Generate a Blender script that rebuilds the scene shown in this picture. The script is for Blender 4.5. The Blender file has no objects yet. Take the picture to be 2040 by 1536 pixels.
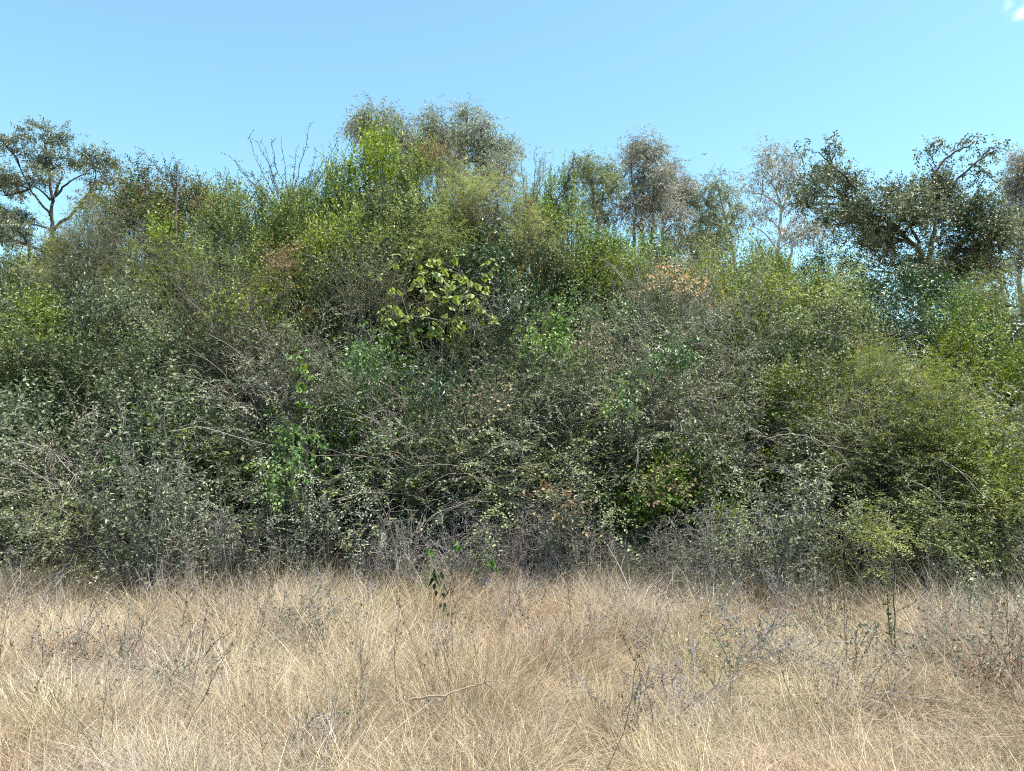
import bpy, math
import numpy as np
from mathutils import Vector

rng = np.random.default_rng(11)
scene = bpy.context.scene
COL = scene.collection

# ------------------------------------------------------------------ camera
PITCH = math.radians(5.0)
CAM_Z = 1.6
F = 1512.0                                   # focal length in photo pixels (2040 wide)
cam_d = bpy.data.cameras.new("camera")
cam_d.sensor_width = 36.0
cam_d.lens = 36.0 * F / 2040.0
cam_d.clip_start = 0.05
cam_d.clip_end = 3000.0
cam = bpy.data.objects.new("camera", cam_d)
COL.objects.link(cam)
cam.location = (0, 0, CAM_Z)
cam.rotation_euler = (math.pi / 2 + PITCH, 0, 0)
scene.camera = cam

# ------------------------------------------------------------------ world and sun
SUN_EL, SUN_AZ = math.radians(70), math.radians(108)      # azimuth measured from +Y (ahead) clockwise
w = bpy.data.worlds.new("World")
scene.world = w
w.use_nodes = True
nt = w.node_tree
nt.nodes.clear()
sky = nt.nodes.new("ShaderNodeTexSky")
sky.sky_type = 'NISHITA'
sky.sun_disc = False
sky.sun_elevation = SUN_EL
sky.sun_rotation = SUN_AZ
sky.air_density = 1.0
sky.dust_density = 0.6
sky.ozone_density = 2.0
mul = nt.nodes.new("ShaderNodeMix")
mul.data_type = 'RGBA'
mul.blend_type = 'MULTIPLY'
mul.inputs[0].default_value = 1.0
mul.inputs[7].default_value = (0.955, 1.19, 1.05, 1)
nt.links.new(sky.outputs[0], mul.inputs[6])
# one small wisp of cloud high up
tc = nt.nodes.new("ShaderNodeTexCoord")
dot = nt.nodes.new("ShaderNodeVectorMath"); dot.operation = 'DOT_PRODUCT'
cdir = Vector((0.683, 1.0 * math.cos(PITCH) - 0.5 * math.sin(PITCH), math.sin(PITCH) + 0.505 * math.cos(PITCH))).normalized()
dot.inputs[1].default_value = cdir
cno = nt.nodes.new("ShaderNodeTexNoise"); cno.inputs['Scale'].default_value = 60; cno.inputs['Detail'].default_value = 6
cadd = nt.nodes.new("ShaderNodeMath"); cadd.operation = 'MULTIPLY_ADD'
cadd.inputs[1].default_value = 0.0016
cmr = nt.nodes.new("ShaderNodeMapRange")
cmr.inputs[1].default_value = 1.00045; cmr.inputs[2].default_value = 1.0018
cmr.inputs[3].default_value = 0.0; cmr.inputs[4].default_value = 1.0
cmr.interpolation_type = 'SMOOTHSTEP'
nt.links.new(tc.outputs['Generated'], dot.inputs[0])
nt.links.new(tc.outputs['Generated'], cno.inputs['Vector'])
nt.links.new(cno.outputs[0], cadd.inputs[0])
nt.links.new(dot.outputs['Value'], cadd.inputs[2])
nt.links.new(cadd.outputs[0], cmr.inputs[0])
cmix = nt.nodes.new("ShaderNodeMix"); cmix.data_type = 'RGBA'
cmix.inputs[7].default_value = (8.5, 8.5, 8.5, 1)
nt.links.new(cmr.outputs[0], cmix.inputs[0])
nt.links.new(mul.outputs[2], cmix.inputs[6])
bg = nt.nodes.new("ShaderNodeBackground")
bg.inputs['Strength'].default_value = 0.135
out = nt.nodes.new("ShaderNodeOutputWorld")
nt.links.new(cmix.outputs[2], bg.inputs['Color'])
nt.links.new(bg.outputs[0], out.inputs['Surface'])

sun_d = bpy.data.lights.new("sun", 'SUN')
sun_d.energy = 5.0
sun_d.angle = math.radians(0.53)
sun_d.color = (1.0, 0.955, 0.88)
sun = bpy.data.objects.new("sun", sun_d)
COL.objects.link(sun)
sdir = Vector((math.sin(SUN_AZ) * math.cos(SUN_EL), math.cos(SUN_AZ) * math.cos(SUN_EL), math.sin(SUN_EL)))
sun.rotation_euler = sdir.to_track_quat('Z', 'Y').to_euler()
sun.location = (0, 0, 30)

vs = scene.view_settings
scene.display_settings.display_device = 'sRGB'
vs.view_transform = 'Standard'
vs.look = 'None'
vs.exposure = 1.1
vs.gamma = 1.0
vs.use_curve_mapping = False
scene.cycles.use_denoising = False
scene.cycles.filter_width = 1.1
scene.cycles.caustics_reflective = False
scene.cycles.caustics_refractive = False
scene.cycles.sample_clamp_indirect = 3.0
scene.cycles.max_bounces = 5
scene.cycles.diffuse_bounces = 2
scene.cycles.transmission_bounces = 3
scene.cycles.glossy_bounces = 2
scene.cycles.transparent_max_bounces = 4

# ------------------------------------------------------------------ helpers
def at(px, row, Y):
    """World point seen at photo pixel (px,row) at ground distance Y ahead."""
    u, v = (px - 1020) / F, (768 - row) / F
    dy = math.cos(PITCH) - v * math.sin(PITCH)
    dz = math.sin(PITCH) + v * math.cos(PITCH)
    s = Y / dy
    return np.array([u * s, Y, CAM_Z + dz * s])

def nrm(a):
    return a / np.maximum(np.linalg.norm(a, axis=-1, keepdims=True), 1e-9)

class Geo:
    def __init__(self):
        self.v, self.f, self.c, self.n = [], [], [], 0
    def add(self, V, faces, c):
        V = np.asarray(V, float).reshape(-1, 3)
        self.v.append(V)
        for fa in faces:
            self.f.append(np.asarray(fa) + self.n)
        c = np.asarray(c, float)
        if c.ndim == 0:
            c = np.full(len(V), float(c))
        self.c.append(c)
        self.n += len(V)
    def mesh(self, name, mat, smooth=False):
        me = bpy.data.meshes.new(name)
        V = np.concatenate(self.v).astype(np.float32)
        me.vertices.add(len(V))
        me.vertices.foreach_set("co", V.ravel())
        loops = np.concatenate([f.ravel() for f in self.f]).astype(np.int32)
        counts = np.concatenate([np.full(len(f), f.shape[1]) for f in self.f])
        starts = np.concatenate([[0], np.cumsum(counts)[:-1]]).astype(np.int32)
        me.loops.add(len(loops))
        me.loops.foreach_set("vertex_index", loops)
        me.polygons.add(len(starts))
        me.polygons.foreach_set("loop_start", starts)
        if self.c[0].ndim == 2:
            C = np.concatenate(self.c)
            C = np.concatenate([C, np.ones((len(C), 1))], 1).astype(np.float32)
            at_ = me.attributes.new("col", 'FLOAT_COLOR', 'POINT')
            at_.data.foreach_set("color", C.ravel())
        else:
            at_ = me.attributes.new("tint", 'FLOAT', 'POINT')
            at_.data.foreach_set("value", np.concatenate(self.c).astype(np.float32))
        me.update(calc_edges=True)
        if smooth:
            me.polygons.foreach_set("use_smooth", np.ones(len(starts), bool))
        me.materials.append(mat)
        return me
    def build(self, name, mat, parent=None, smooth=False, stuff=False):
        o = bpy.data.objects.new(name, self.mesh(name, mat, smooth))
        COL.objects.link(o)
        o.parent = parent
        if stuff:
            o["kind"] = "stuff"
        return o

def tubes(g, P, r0, r1, sides=3, c=0.5):
    """P (n,k,3) polylines swept with radius r0 -> r1."""
    P = np.asarray(P, float)
    if P.ndim == 2:
        P = P[None]
    n, k = P.shape[:2]
    T = np.gradient(P, axis=1)
    T = nrm(T)
    ref = np.where(np.abs(T[:, :1, 2:3]) > 0.9, np.array([[[1., 0, 0]]]), np.array([[[0., 0, 1]]]))
    A = nrm(np.cross(T, np.broadcast_to(ref, T.shape)))
    B = np.cross(T, A)
    r0 = np.broadcast_to(np.asarray(r0, float).reshape(-1, 1), (n, 1))
    r1 = np.broadcast_to(np.asarray(r1, float).reshape(-1, 1), (n, 1))
    t = np.linspace(0, 1, k)[None]
    R = (r0 * (1 - t) + r1 * t)[..., None, None]
    ang = np.arange(sides) * 2 * math.pi / sides
    ring = A[:, :, None] * np.cos(ang)[None, None, :, None] + B[:, :, None] * np.sin(ang)[None, None, :, None]
    V = P[:, :, None] + ring * R
    i = np.arange(n)[:, None, None] * k * sides + np.arange(k - 1)[None, :, None] * sides
    j = np.arange(sides)[None, None]
    j2 = (j + 1) % sides
    Q = np.stack([i + j, i + j2, i + sides + j2, i + sides + j], -1).reshape(-1, 4)
    c = np.asarray(c, float)
    if c.ndim == 1 and len(c) == n:
        c = np.repeat(c, k * sides)
    elif c.ndim == 2:
        c = np.repeat(c, k * sides, axis=0)
    g.add(V, [Q], c)

def grow(O, D, L, k, droop=0.0, wig=0.2):
    n = len(O)
    P = np.zeros((n, k + 1, 3))
    P[:, 0] = O
    d = nrm(D)
    L = np.broadcast_to(np.asarray(L, float).reshape(-1, 1), (n, 1))
    for i in range(k):
        d = nrm(d + np.array([0, 0, -droop / k]) + rng.normal(size=(n, 3)) * wig / math.sqrt(k))
        P[:, i + 1] = P[:, i] + d * L / k
    return P

def bez(a, c, b, k):
    t = np.linspace(0, 1, k)[None, :, None]
    return a[:, None] * (1 - t) ** 2 + 2 * c[:, None] * t * (1 - t) + b[:, None] * t * t

def blades(g, P, D, N, L, W, shape, tint):
    """Leaves: P base, D direction, N face normal hint."""
    S = nrm(np.cross(D, N))
    N = np.cross(S, D)
    L = np.broadcast_to(np.asarray(L, float).reshape(-1, 1), (len(P), 1))
    W = np.broadcast_to(np.asarray(W, float).reshape(-1, 1), (len(P), 1))
    n = len(P)
    if shape == 'sliver':
        V = np.stack([P + D * L * .1 - S * W * .6, P + D * L * .4 + S * W * .6, P + D * L], 1)
        b = np.arange(n)[:, None] * 3
        g.add(V, [b + [0, 1, 2]], np.repeat(tint, 3))
    elif shape == 'diamond':
        m = P + D * L * 0.45
        V = np.stack([P, m + S * W * .5 + N * W * .18, P + D * L - N * L * .12, m - S * W * .5 + N * W * .18], 1)
        b = np.arange(n)[:, None] * 4
        g.add(V, [b + [0, 1, 2], b + [0, 2, 3]], np.repeat(tint, 4))
    else:
        a = P + D * L * 0.28
        e = P + D * L * 0.68 - N * L * .04
        up = N * W * .16
        V = np.stack([P, a + S * W * .45 + up, e + S * W * .42 + up, P + D * L - N * L * .16, e - S * W * .42 + up, a - S * W * .45 + up], 1)
        b = np.arange(n)[:, None] * 6
        g.add(V, [b + [0, 1, 2, 3], b + [0, 3, 4, 5]], np.repeat(tint, 6))

def sample(P, per, t0, jit=0.6):
    n, k1 = P.shape[:2]
    t = np.linspace(t0, 1, per)[None] + (rng.random((n, per)) - .5) * jit / per
    t = np.clip(t, 0, 0.9999) * (k1 - 1)
    i = t.astype(int)
    f = (t - i)[..., None]
    r = np.arange(n)[:, None]
    a, b = P[r, i], P[r, i + 1]
    return a + (b - a) * f, nrm(b - a)

def leaves_on(g, P, per, t0, L, W, ang, hang=0.0, flat=0.5, shape='diamond', planar=False, tint=None, tj=0.25, keep=1.0):
    n = len(P)
    X, T = sample(P, per, t0)
    up = np.array([0, 0, 1.0])
    ref = nrm(up + rng.normal(size=(n, 1, 3)) * 0.35)
    A = nrm(np.cross(T, np.broadcast_to(ref, T.shape)))
    B = np.cross(A, T)
    if planar:
        s = np.where(np.arange(per) % 2 == 0, 1, -1)[None, :, None]
        R = A * s + B * 0.15
    else:
        phi = (np.arange(per) * 2.4)[None] + rng.random((n, 1)) * 6.28
        R = A * np.cos(phi)[..., None] + B * np.sin(phi)[..., None]
    an = ang + rng.normal(size=(n, per, 1)) * 0.22
    D = nrm(T * np.cos(an) + R * np.sin(an) - up * hang)
    N = nrm(up * flat + rng.normal(size=D.shape) * (1 - flat) + (B * 0.4 if planar else 0))
    if tint is None:
        tint = rng.random(n)
    tt = np.clip(tint[:, None] * 0.6 + 0.2 + rng.normal(size=(n, per)) * tj, 0, 1)
    sz = rng.uniform(0.65, 1.2, size=n * per)
    m = rng.random(n * per) < keep
    blades(g, X.reshape(-1, 3)[m], D.reshape(-1, 3)[m], N.reshape(-1, 3)[m], (L * sz)[m], (W * sz)[m], shape, tt.ravel()[m])

def fronds_on(g, P, per, t0, L, W, nleaf, leaf, ang, hang, tint):
    X, T = sample(P, per, t0)
    n = len(P)
    up = np.array([0, 0, 1.0])
    A = nrm(np.cross(T, up + rng.normal(size=(n, 1, 3)) * .3))
    B = np.cross(A, T)
    phi = (np.arange(per) * 2.4)[None] + rng.random((n, 1)) * 6.28
    R = A * np.cos(phi)[..., None] + B * np.sin(phi)[..., None]
    D = nrm(T * math.cos(ang) + R * math.sin(ang)).reshape(-1, 3)
    FP = grow(X.reshape(-1, 3), D, L * rng.uniform(.7, 1.2, len(D)), 4, hang, .15)
    leaves_on(g, FP, nleaf, .12, leaf, W, 1.15, 0.05, .75, 'sliver', True, np.repeat(tint, per), .15)
    return FP

# ------------------------------------------------------------------ materials
def new_mat(name):
    m = bpy.data.materials.new(name)
    m.use_nodes = True
    m.node_tree.nodes.clear()
    return m, m.node_tree

def leaf_mat(name, c0, c1, c2, rough=0.45, trans=0.28, spec=0.5, var=0.25):
    m, t = new_mat(name)
    N, L = t.nodes.new, t.links.new
    a = N("ShaderNodeAttribute"); a.attribute_name = "tint"
    r = N("ShaderNodeValToRGB")
    r.color_ramp.elements[0].position = 0.1; r.color_ramp.elements[0].color = (*c0, 1)
    r.color_ramp.elements[1].position = 0.92; r.color_ramp.elements[1].color = (*c2, 1)
    e = r.color_ramp.elements.new(0.55); e.color = (*c1, 1)
    L(a.outputs['Fac'], r.inputs[0])
    oi = N("ShaderNodeObjectInfo")
    hs = N("ShaderNodeHueSaturation")
    mh = N("ShaderNodeMapRange"); mh.inputs[3].default_value = .5 - .085 * var; mh.inputs[4].default_value = .5 + .06 * var
    mv = N("ShaderNodeMapRange"); mv.inputs[3].default_value = 1 - var; mv.inputs[4].default_value = 1 + var
    fr = N("ShaderNodeMath"); fr.operation = 'MULTIPLY'; fr.inputs[1].default_value = 7.31
    fr2 = N("ShaderNodeMath"); fr2.operation = 'FRACT'
    L(oi.outputs['Random'], mh.inputs[0]); L(oi.outputs['Random'], fr.inputs[0]); L(fr.outputs[0], fr2.inputs[0]); L(fr2.outputs[0], mv.inputs[0])
    fs = N("ShaderNodeMath"); fs.operation = 'MULTIPLY'; fs.inputs[1].default_value = 23.7
    fs2 = N("ShaderNodeMath"); fs2.operation = 'FRACT'
    ms = N("ShaderNodeMapRange"); ms.inputs[3].default_value = 1 - var; ms.inputs[4].default_value = 1 + var * 1.4
    L(oi.outputs['Random'], fs.inputs[0]); L(fs.outputs[0], fs2.inputs[0]); L(fs2.outputs[0], ms.inputs[0]); L(ms.outputs[0], hs.inputs['Saturation'])
    L(mh.outputs[0], hs.inputs['Hue']); L(mv.outputs[0], hs.inputs['Value']); L(r.outputs[0], hs.inputs['Color'])
    p = N("ShaderNodeBsdfPrincipled")
    p.inputs['Roughness'].default_value = rough
    p.inputs['Specular IOR Level'].default_value = spec
    L(hs.outputs[0], p.inputs['Base Color'])
    tr = N("ShaderNodeBsdfTranslucent")
    hs2 = N("ShaderNodeHueSaturation"); hs2.inputs['Hue'].default_value = 0.485; hs2.inputs['Saturation'].default_value = 1.15; hs2.inputs['Value'].default_value = 1.5
    L(hs.outputs[0], hs2.inputs['Color']); L(hs2.outputs[0], tr.inputs['Color'])
    mx = N("ShaderNodeMixShader"); mx.inputs[0].default_value = trans
    L(p.outputs[0], mx.inputs[1]); L(tr.outputs[0], mx.inputs[2])
    o = N("ShaderNodeOutputMaterial"); L(mx.outputs[0], o.inputs[0])
    return m

def bark_mat(name, c0, c1, scale=14):
    m, t = new_mat(name)
    N, L = t.nodes.new, t.links.new
    tc = N("ShaderNodeTexCoord")
    mp = N("ShaderNodeMapping"); mp.inputs['Scale'].default_value = (1, 1, .25)
    no = N("ShaderNodeTexNoise"); no.inputs['Scale'].default_value = scale; no.inputs['Detail'].default_value = 6
    r = N("ShaderNodeValToRGB")
    r.color_ramp.elements[0].position = .32; r.color_ramp.elements[0].color = (*c0, 1)
    r.color_ramp.elements[1].position = .68; r.color_ramp.elements[1].color = (*c1, 1)
    L(tc.outputs['Object'], mp.inputs[0]); L(mp.outputs[0], no.inputs['Vector']); L(no.outputs[0], r.inputs[0])
    bp = N("ShaderNodeBump"); bp.inputs['Strength'].default_value = .4; bp.inputs['Distance'].default_value = .01
    L(no.outputs[0], bp.inputs['Height'])
    p = N("ShaderNodeBsdfPrincipled"); p.inputs['Roughness'].default_value = .8
    L(r.outputs[0], p.inputs['Base Color']); L(bp.outputs[0], p.inputs['Normal'])
    o = N("ShaderNodeOutputMaterial"); L(p.outputs[0], o.inputs[0])
    return m

def col_mat(name, trans=0.2, rough=.55):
    m, t = new_mat(name)
    N, L = t.nodes.new, t.links.new
    a = N("ShaderNodeAttribute"); a.attribute_name = "col"
    p = N("ShaderNodeBsdfPrincipled"); p.inputs['Roughness'].default_value = rough; p.inputs['Specular IOR Level'].default_value = .3
    L(a.outputs['Color'], p.inputs['Base Color'])
    tr = N("ShaderNodeBsdfTranslucent"); L(a.outputs['Color'], tr.inputs[0])
    mx = N("ShaderNodeMixShader"); mx.inputs[0].default_value = trans
    L(p.outputs[0], mx.inputs[1]); L(tr.outputs[0], mx.inputs[2])
    o = N("ShaderNodeOutputMaterial"); L(mx.outputs[0], o.inputs[0])
    return m

M = {}
M['grey_leaf'] = leaf_mat("grey_green_leaf", (.06, .08, .042), (.15, .18, .10), (.30, .325, .205), .5, .15, .3, .34)
M['bright_leaf'] = leaf_mat("bright_leaf", (.075, .115, .03), (.18, .24, .062), (.335, .375, .12), .45, .3, .35, .14)
M['olive_leaf'] = leaf_mat("olive_leaflet", (.09, .12, .036), (.20, .235, .078), (.34, .36, .15), .5, .3, .3, .12)
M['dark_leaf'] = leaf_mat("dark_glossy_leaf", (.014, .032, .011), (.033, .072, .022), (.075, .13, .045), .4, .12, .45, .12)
M['twig_leaf'] = leaf_mat("greyish_leaf", (.065, .08, .043), (.15, .172, .095), (.26, .27, .165), .5, .2, .3)
M['mid_leaf'] = leaf_mat("mid_green_leaf", (.045, .075, .026), (.13, .173, .06), (.29, .325, .12), .48, .2, .3, .34)
M['vine_leaf'] = leaf_mat("fresh_vine_leaf", (.05, .1, .024), (.12, .215, .048), (.25, .335, .1), .42, .3, .5, .12)
M['broad_leaf'] = leaf_mat("broad_pale_leaf", (.19, .26, .07), (.28, .35, .10), (.37, .42, .16), .5, .3, .4, .12)
M['weed_leaf'] = leaf_mat("weed_leaf", (.10, .13, .07), (.24, .27, .165), (.38, .395, .27), .55, .2, .25)
M['dry_leaf'] = leaf_mat("dry_leaf", (.12, .09, .05), (.23, .175, .095), (.38, .31, .18), .6, .2, .2, .1)
M['gum_leaf'] = leaf_mat("gum_leaf", (.12, .145, .09), (.24, .27, .18), (.38, .40, .29), .45, .22, .4, .05)
M['gum_brown'] = leaf_mat("brownish_gum_leaf", (.14, .142, .1), (.27, .265, .19), (.40, .385, .29), .45, .25, .4, .03)
M['gum_pale'] = leaf_mat("pale_gum_leaf", (.11, .145, .065), (.21, .255, .125), (.33, .36, .19), .45, .25, .4, .1)
M['flat_leaf'] = leaf_mat("parasol_tree_leaf", (.06, .08, .04), (.135, .165, .085), (.25, .275, .155), .42, .2, .5, .1)
M['shade_leaf'] = leaf_mat("broad_dark_tree_leaf", (.05, .065, .034), (.135, .16, .08), (.29, .30, .185), .45, .15, .35, .1)
M['rust_leaf'] = leaf_mat("rusty_pod", (.13, .075, .04), (.23, .135, .075), (.34, .22, .13), .6, .2, .2, .08)
M['gold_leaf'] = leaf_mat("golden_dry_bloom", (.5, .32, .1), (.62, .43, .2), (.72, .56, .32), .6, .3, .2, .08)
M['stalk_head'] = leaf_mat('stalk_head', (.05, .035, .025), (.13, .095, .06), (.24, .18, .11), .7, .1, .2)
M['twig'] = bark_mat("grey_twig", (.06, .052, .045), (.17, .15, .13))
M['pale_twig'] = bark_mat("pale_dead_twig", (.2, .165, .14), (.37, .32, .28))
M['purple_twig'] = bark_mat("purplish_dry_twig", (.19, .155, .155), (.37, .32, .32))
M['brown_twig'] = bark_mat("brown_twig", (.045, .035, .028), (.13, .10, .08))
M['dark_bark'] = bark_mat("dark_bark", (.018, .015, .013), (.055, .046, .04), 8)
M['gum_bark'] = bark_mat("gum_bark", (.12, .10, .09), (.30, .27, .245), 5)
M['stalk_wood'] = bark_mat('brown_stalk', (.09, .065, .045), (.2, .155, .11), 30)
M['straw_wood'] = bark_mat('straw_coloured_wood', (.15, .11, .075), (.29, .22, .15), 20)
M['white_bark'] = bark_mat("pale_smooth_bark", (.38, .34, .29), (.62, .58, .52), 5)
M['grass'] = col_mat("dry_grass_blades", .12, .5)

# ------------------------------------------------------------------ things
def thing(name, label, cat, loc=(0, 0, 0), rz=0.0, group=None):
    o = bpy.data.objects.new(name, None)
    o.empty_display_size = 0.2
    COL.objects.link(o)
    o.location = loc
    o.rotation_euler = (0, 0, rz)
    o["label"] = label
    o["category"] = cat
    if group:
        o["group"] = group
    return o

def dup(root, loc, rz, s, label, group=None):
    r = root.copy()
    COL.objects.link(r)
    for k in ("group",):
        if k in r:
            del r[k]
    r.location = loc; r.rotation_euler = (0, 0, rz); r.scale = s
    r["label"] = label
    if group:
        r["group"] = group
    for ch in list(root.children):
        c = ch.copy(); COL.objects.link(c); c.parent = r
    return r

# ------------------------------------------------------------------ ground
def ground_h(x, y):
    return 0.05 * np.sin(x * .9 + 1.3) * np.cos(y * .8) + .03 * np.sin(x * 2.3 + y * 1.7)

def make_ground():
    g = Geo()
    xs = np.concatenate([[-1500, -400, -120, -50], np.linspace(-25, 25, 101), [50, 120, 400, 1500]])
    ys = np.concatenate([[-300, -60, -15], np.linspace(-4, 40, 89), [70, 150, 400, 1000, 2000]])
    X, Y = np.meshgrid(xs, ys)
    Z = ground_h(X, Y)
    nx, ny = len(xs), len(ys)
    i = np.arange(ny - 1)[:, None] * nx + np.arange(nx - 1)[None]
    Q = np.stack([i, i + 1, i + nx + 1, i + nx], -1).reshape(-1, 4)
    g.add(np.stack([X, Y, Z], -1), [Q], 0.5)
    m, t = new_mat("dry_soil_and_litter")
    N, L = t.nodes.new, t.links.new
    tc = N("ShaderNodeTexCoord")
    n1 = N("ShaderNodeTexNoise"); n1.inputs['Scale'].default_value = 1.2; n1.inputs['Detail'].default_value = 5
    n2 = N("ShaderNodeTexNoise"); n2.inputs['Scale'].default_value = 60; n2.inputs['Detail'].default_value = 8
    r1 = N("ShaderNodeValToRGB")
    r1.color_ramp.elements[0].position = .35; r1.color_ramp.elements[0].color = (.2, .12, .085, 1)
    r1.color_ramp.elements[1].position = .65; r1.color_ramp.elements[1].color = (.32, .235, .15, 1)
    r2 = N("ShaderNodeValToRGB")
    r2.color_ramp.elements[0].position = .3; r2.color_ramp.elements[0].color = (.45, .42, .4, 1)
    r2.color_ramp.elements[1].position = .7; r2.color_ramp.elements[1].color = (1, 1, 1, 1)
    mx = N("ShaderNodeMix"); mx.data_type = 'RGBA'; mx.blend_type = 'MULTIPLY'; mx.inputs[0].default_value = 1
    p = N("ShaderNodeBsdfPrincipled"); p.inputs['Roughness'].default_value = .95
    bp = N("ShaderNodeBump"); bp.inputs['Distance'].default_value = .03
    o = N("ShaderNodeOutputMaterial")
    L(tc.outputs['Object'], n1.inputs['Vector']); L(tc.outputs['Object'], n2.inputs['Vector'])
    L(n1.outputs[0], r1.inputs[0]); L(n2.outputs[0], r2.inputs[0]); L(r1.outputs[0], mx.inputs[6]); L(r2.outputs[0], mx.inputs[7])
    L(mx.outputs[2], p.inputs['Base Color']); L(n2.outputs[0], bp.inputs['Height']); L(bp.outputs[0], p.inputs['Normal']); L(p.outputs[0], o.inputs[0])
    ob = g.build("ground", m, smooth=True)
    ob["kind"] = "structure"
    ob["label"] = "dry reddish brown soil under the grass and the thicket"
make_ground()

# ------------------------------------------------------------------ shrub prototypes
KINDS = {
 'grey':   dict(L=.037, W=.026, sh='diamond', per=19, ns=13, sl=(.4, 1.0), droop=.75, wig=.35, out=.8, up=.35, rnd=.5, ang=.95, hang=.05, flat=.5, mat='grey_leaf', stem='twig', cl=1.0),
 'bright': dict(L=.066, W=.038, sh='diamond', per=15, ns=13, sl=(.35, .8), droop=-.1, wig=.25, out=.7, up=.6, rnd=.5, ang=.85, hang=.0, flat=.4, mat='bright_leaf', stem='twig', cl=1.0),
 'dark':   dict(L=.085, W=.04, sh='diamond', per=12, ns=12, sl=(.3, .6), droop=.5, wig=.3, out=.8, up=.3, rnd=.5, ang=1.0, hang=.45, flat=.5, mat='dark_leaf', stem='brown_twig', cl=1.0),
 'mid':    dict(L=.055, W=.032, sh='diamond', per=18, ns=20, sl=(.3, .7), droop=.2, wig=.3, out=.7, up=.5, rnd=.55, ang=.95, hang=.12, flat=.45, mat='mid_leaf', stem='brown_twig', cl=1.0),
 'twiggy': dict(L=.034, W=.021, sh='diamond', per=16, ns=16, sl=(.4, 1.0), droop=.45, wig=.5, out=.8, up=.4, rnd=.55, ang=.9, hang=.0, flat=.45, mat='twig_leaf', stem='twig', cl=1.0),
 'vine':   dict(L=.062, W=.04, sh='oval', per=12, ns=11, sl=(.4, .9), droop=1.6, wig=.3, out=.8, up=.2, rnd=.5, ang=1.0, hang=.5, flat=.5, mat='vine_leaf', stem='brown_twig', cl=1.0),
}

def dome(n, H, R, tight=0.4, umin=.04):
    u = umin + (1 - umin) * rng.random(n) ** .85
    th = rng.random(n) * 2 * math.pi
    prof = (1 - u ** 2.4) ** .55 * (.62 + .38 * np.minimum(1, u * 3))
    lump = 1 + .16 * np.sin(th * 3 + u * 7 + rng.random() * 6) + .1 * np.sin(th * 5 - u * 11 + rng.random() * 6)
    rad = np.sqrt(rng.uniform(tight, 1, n)) * prof * R * lump
    z = H * u * (1 + .06 * np.sin(th * 2 + rng.random() * 6))
    c = np.stack([rad * np.cos(th), rad * np.sin(th), z], 1)
    o = nrm(np.stack([np.cos(th) * prof, np.sin(th) * prof, .1 + u ** 2 * .9], 1))
    return c, o

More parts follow.
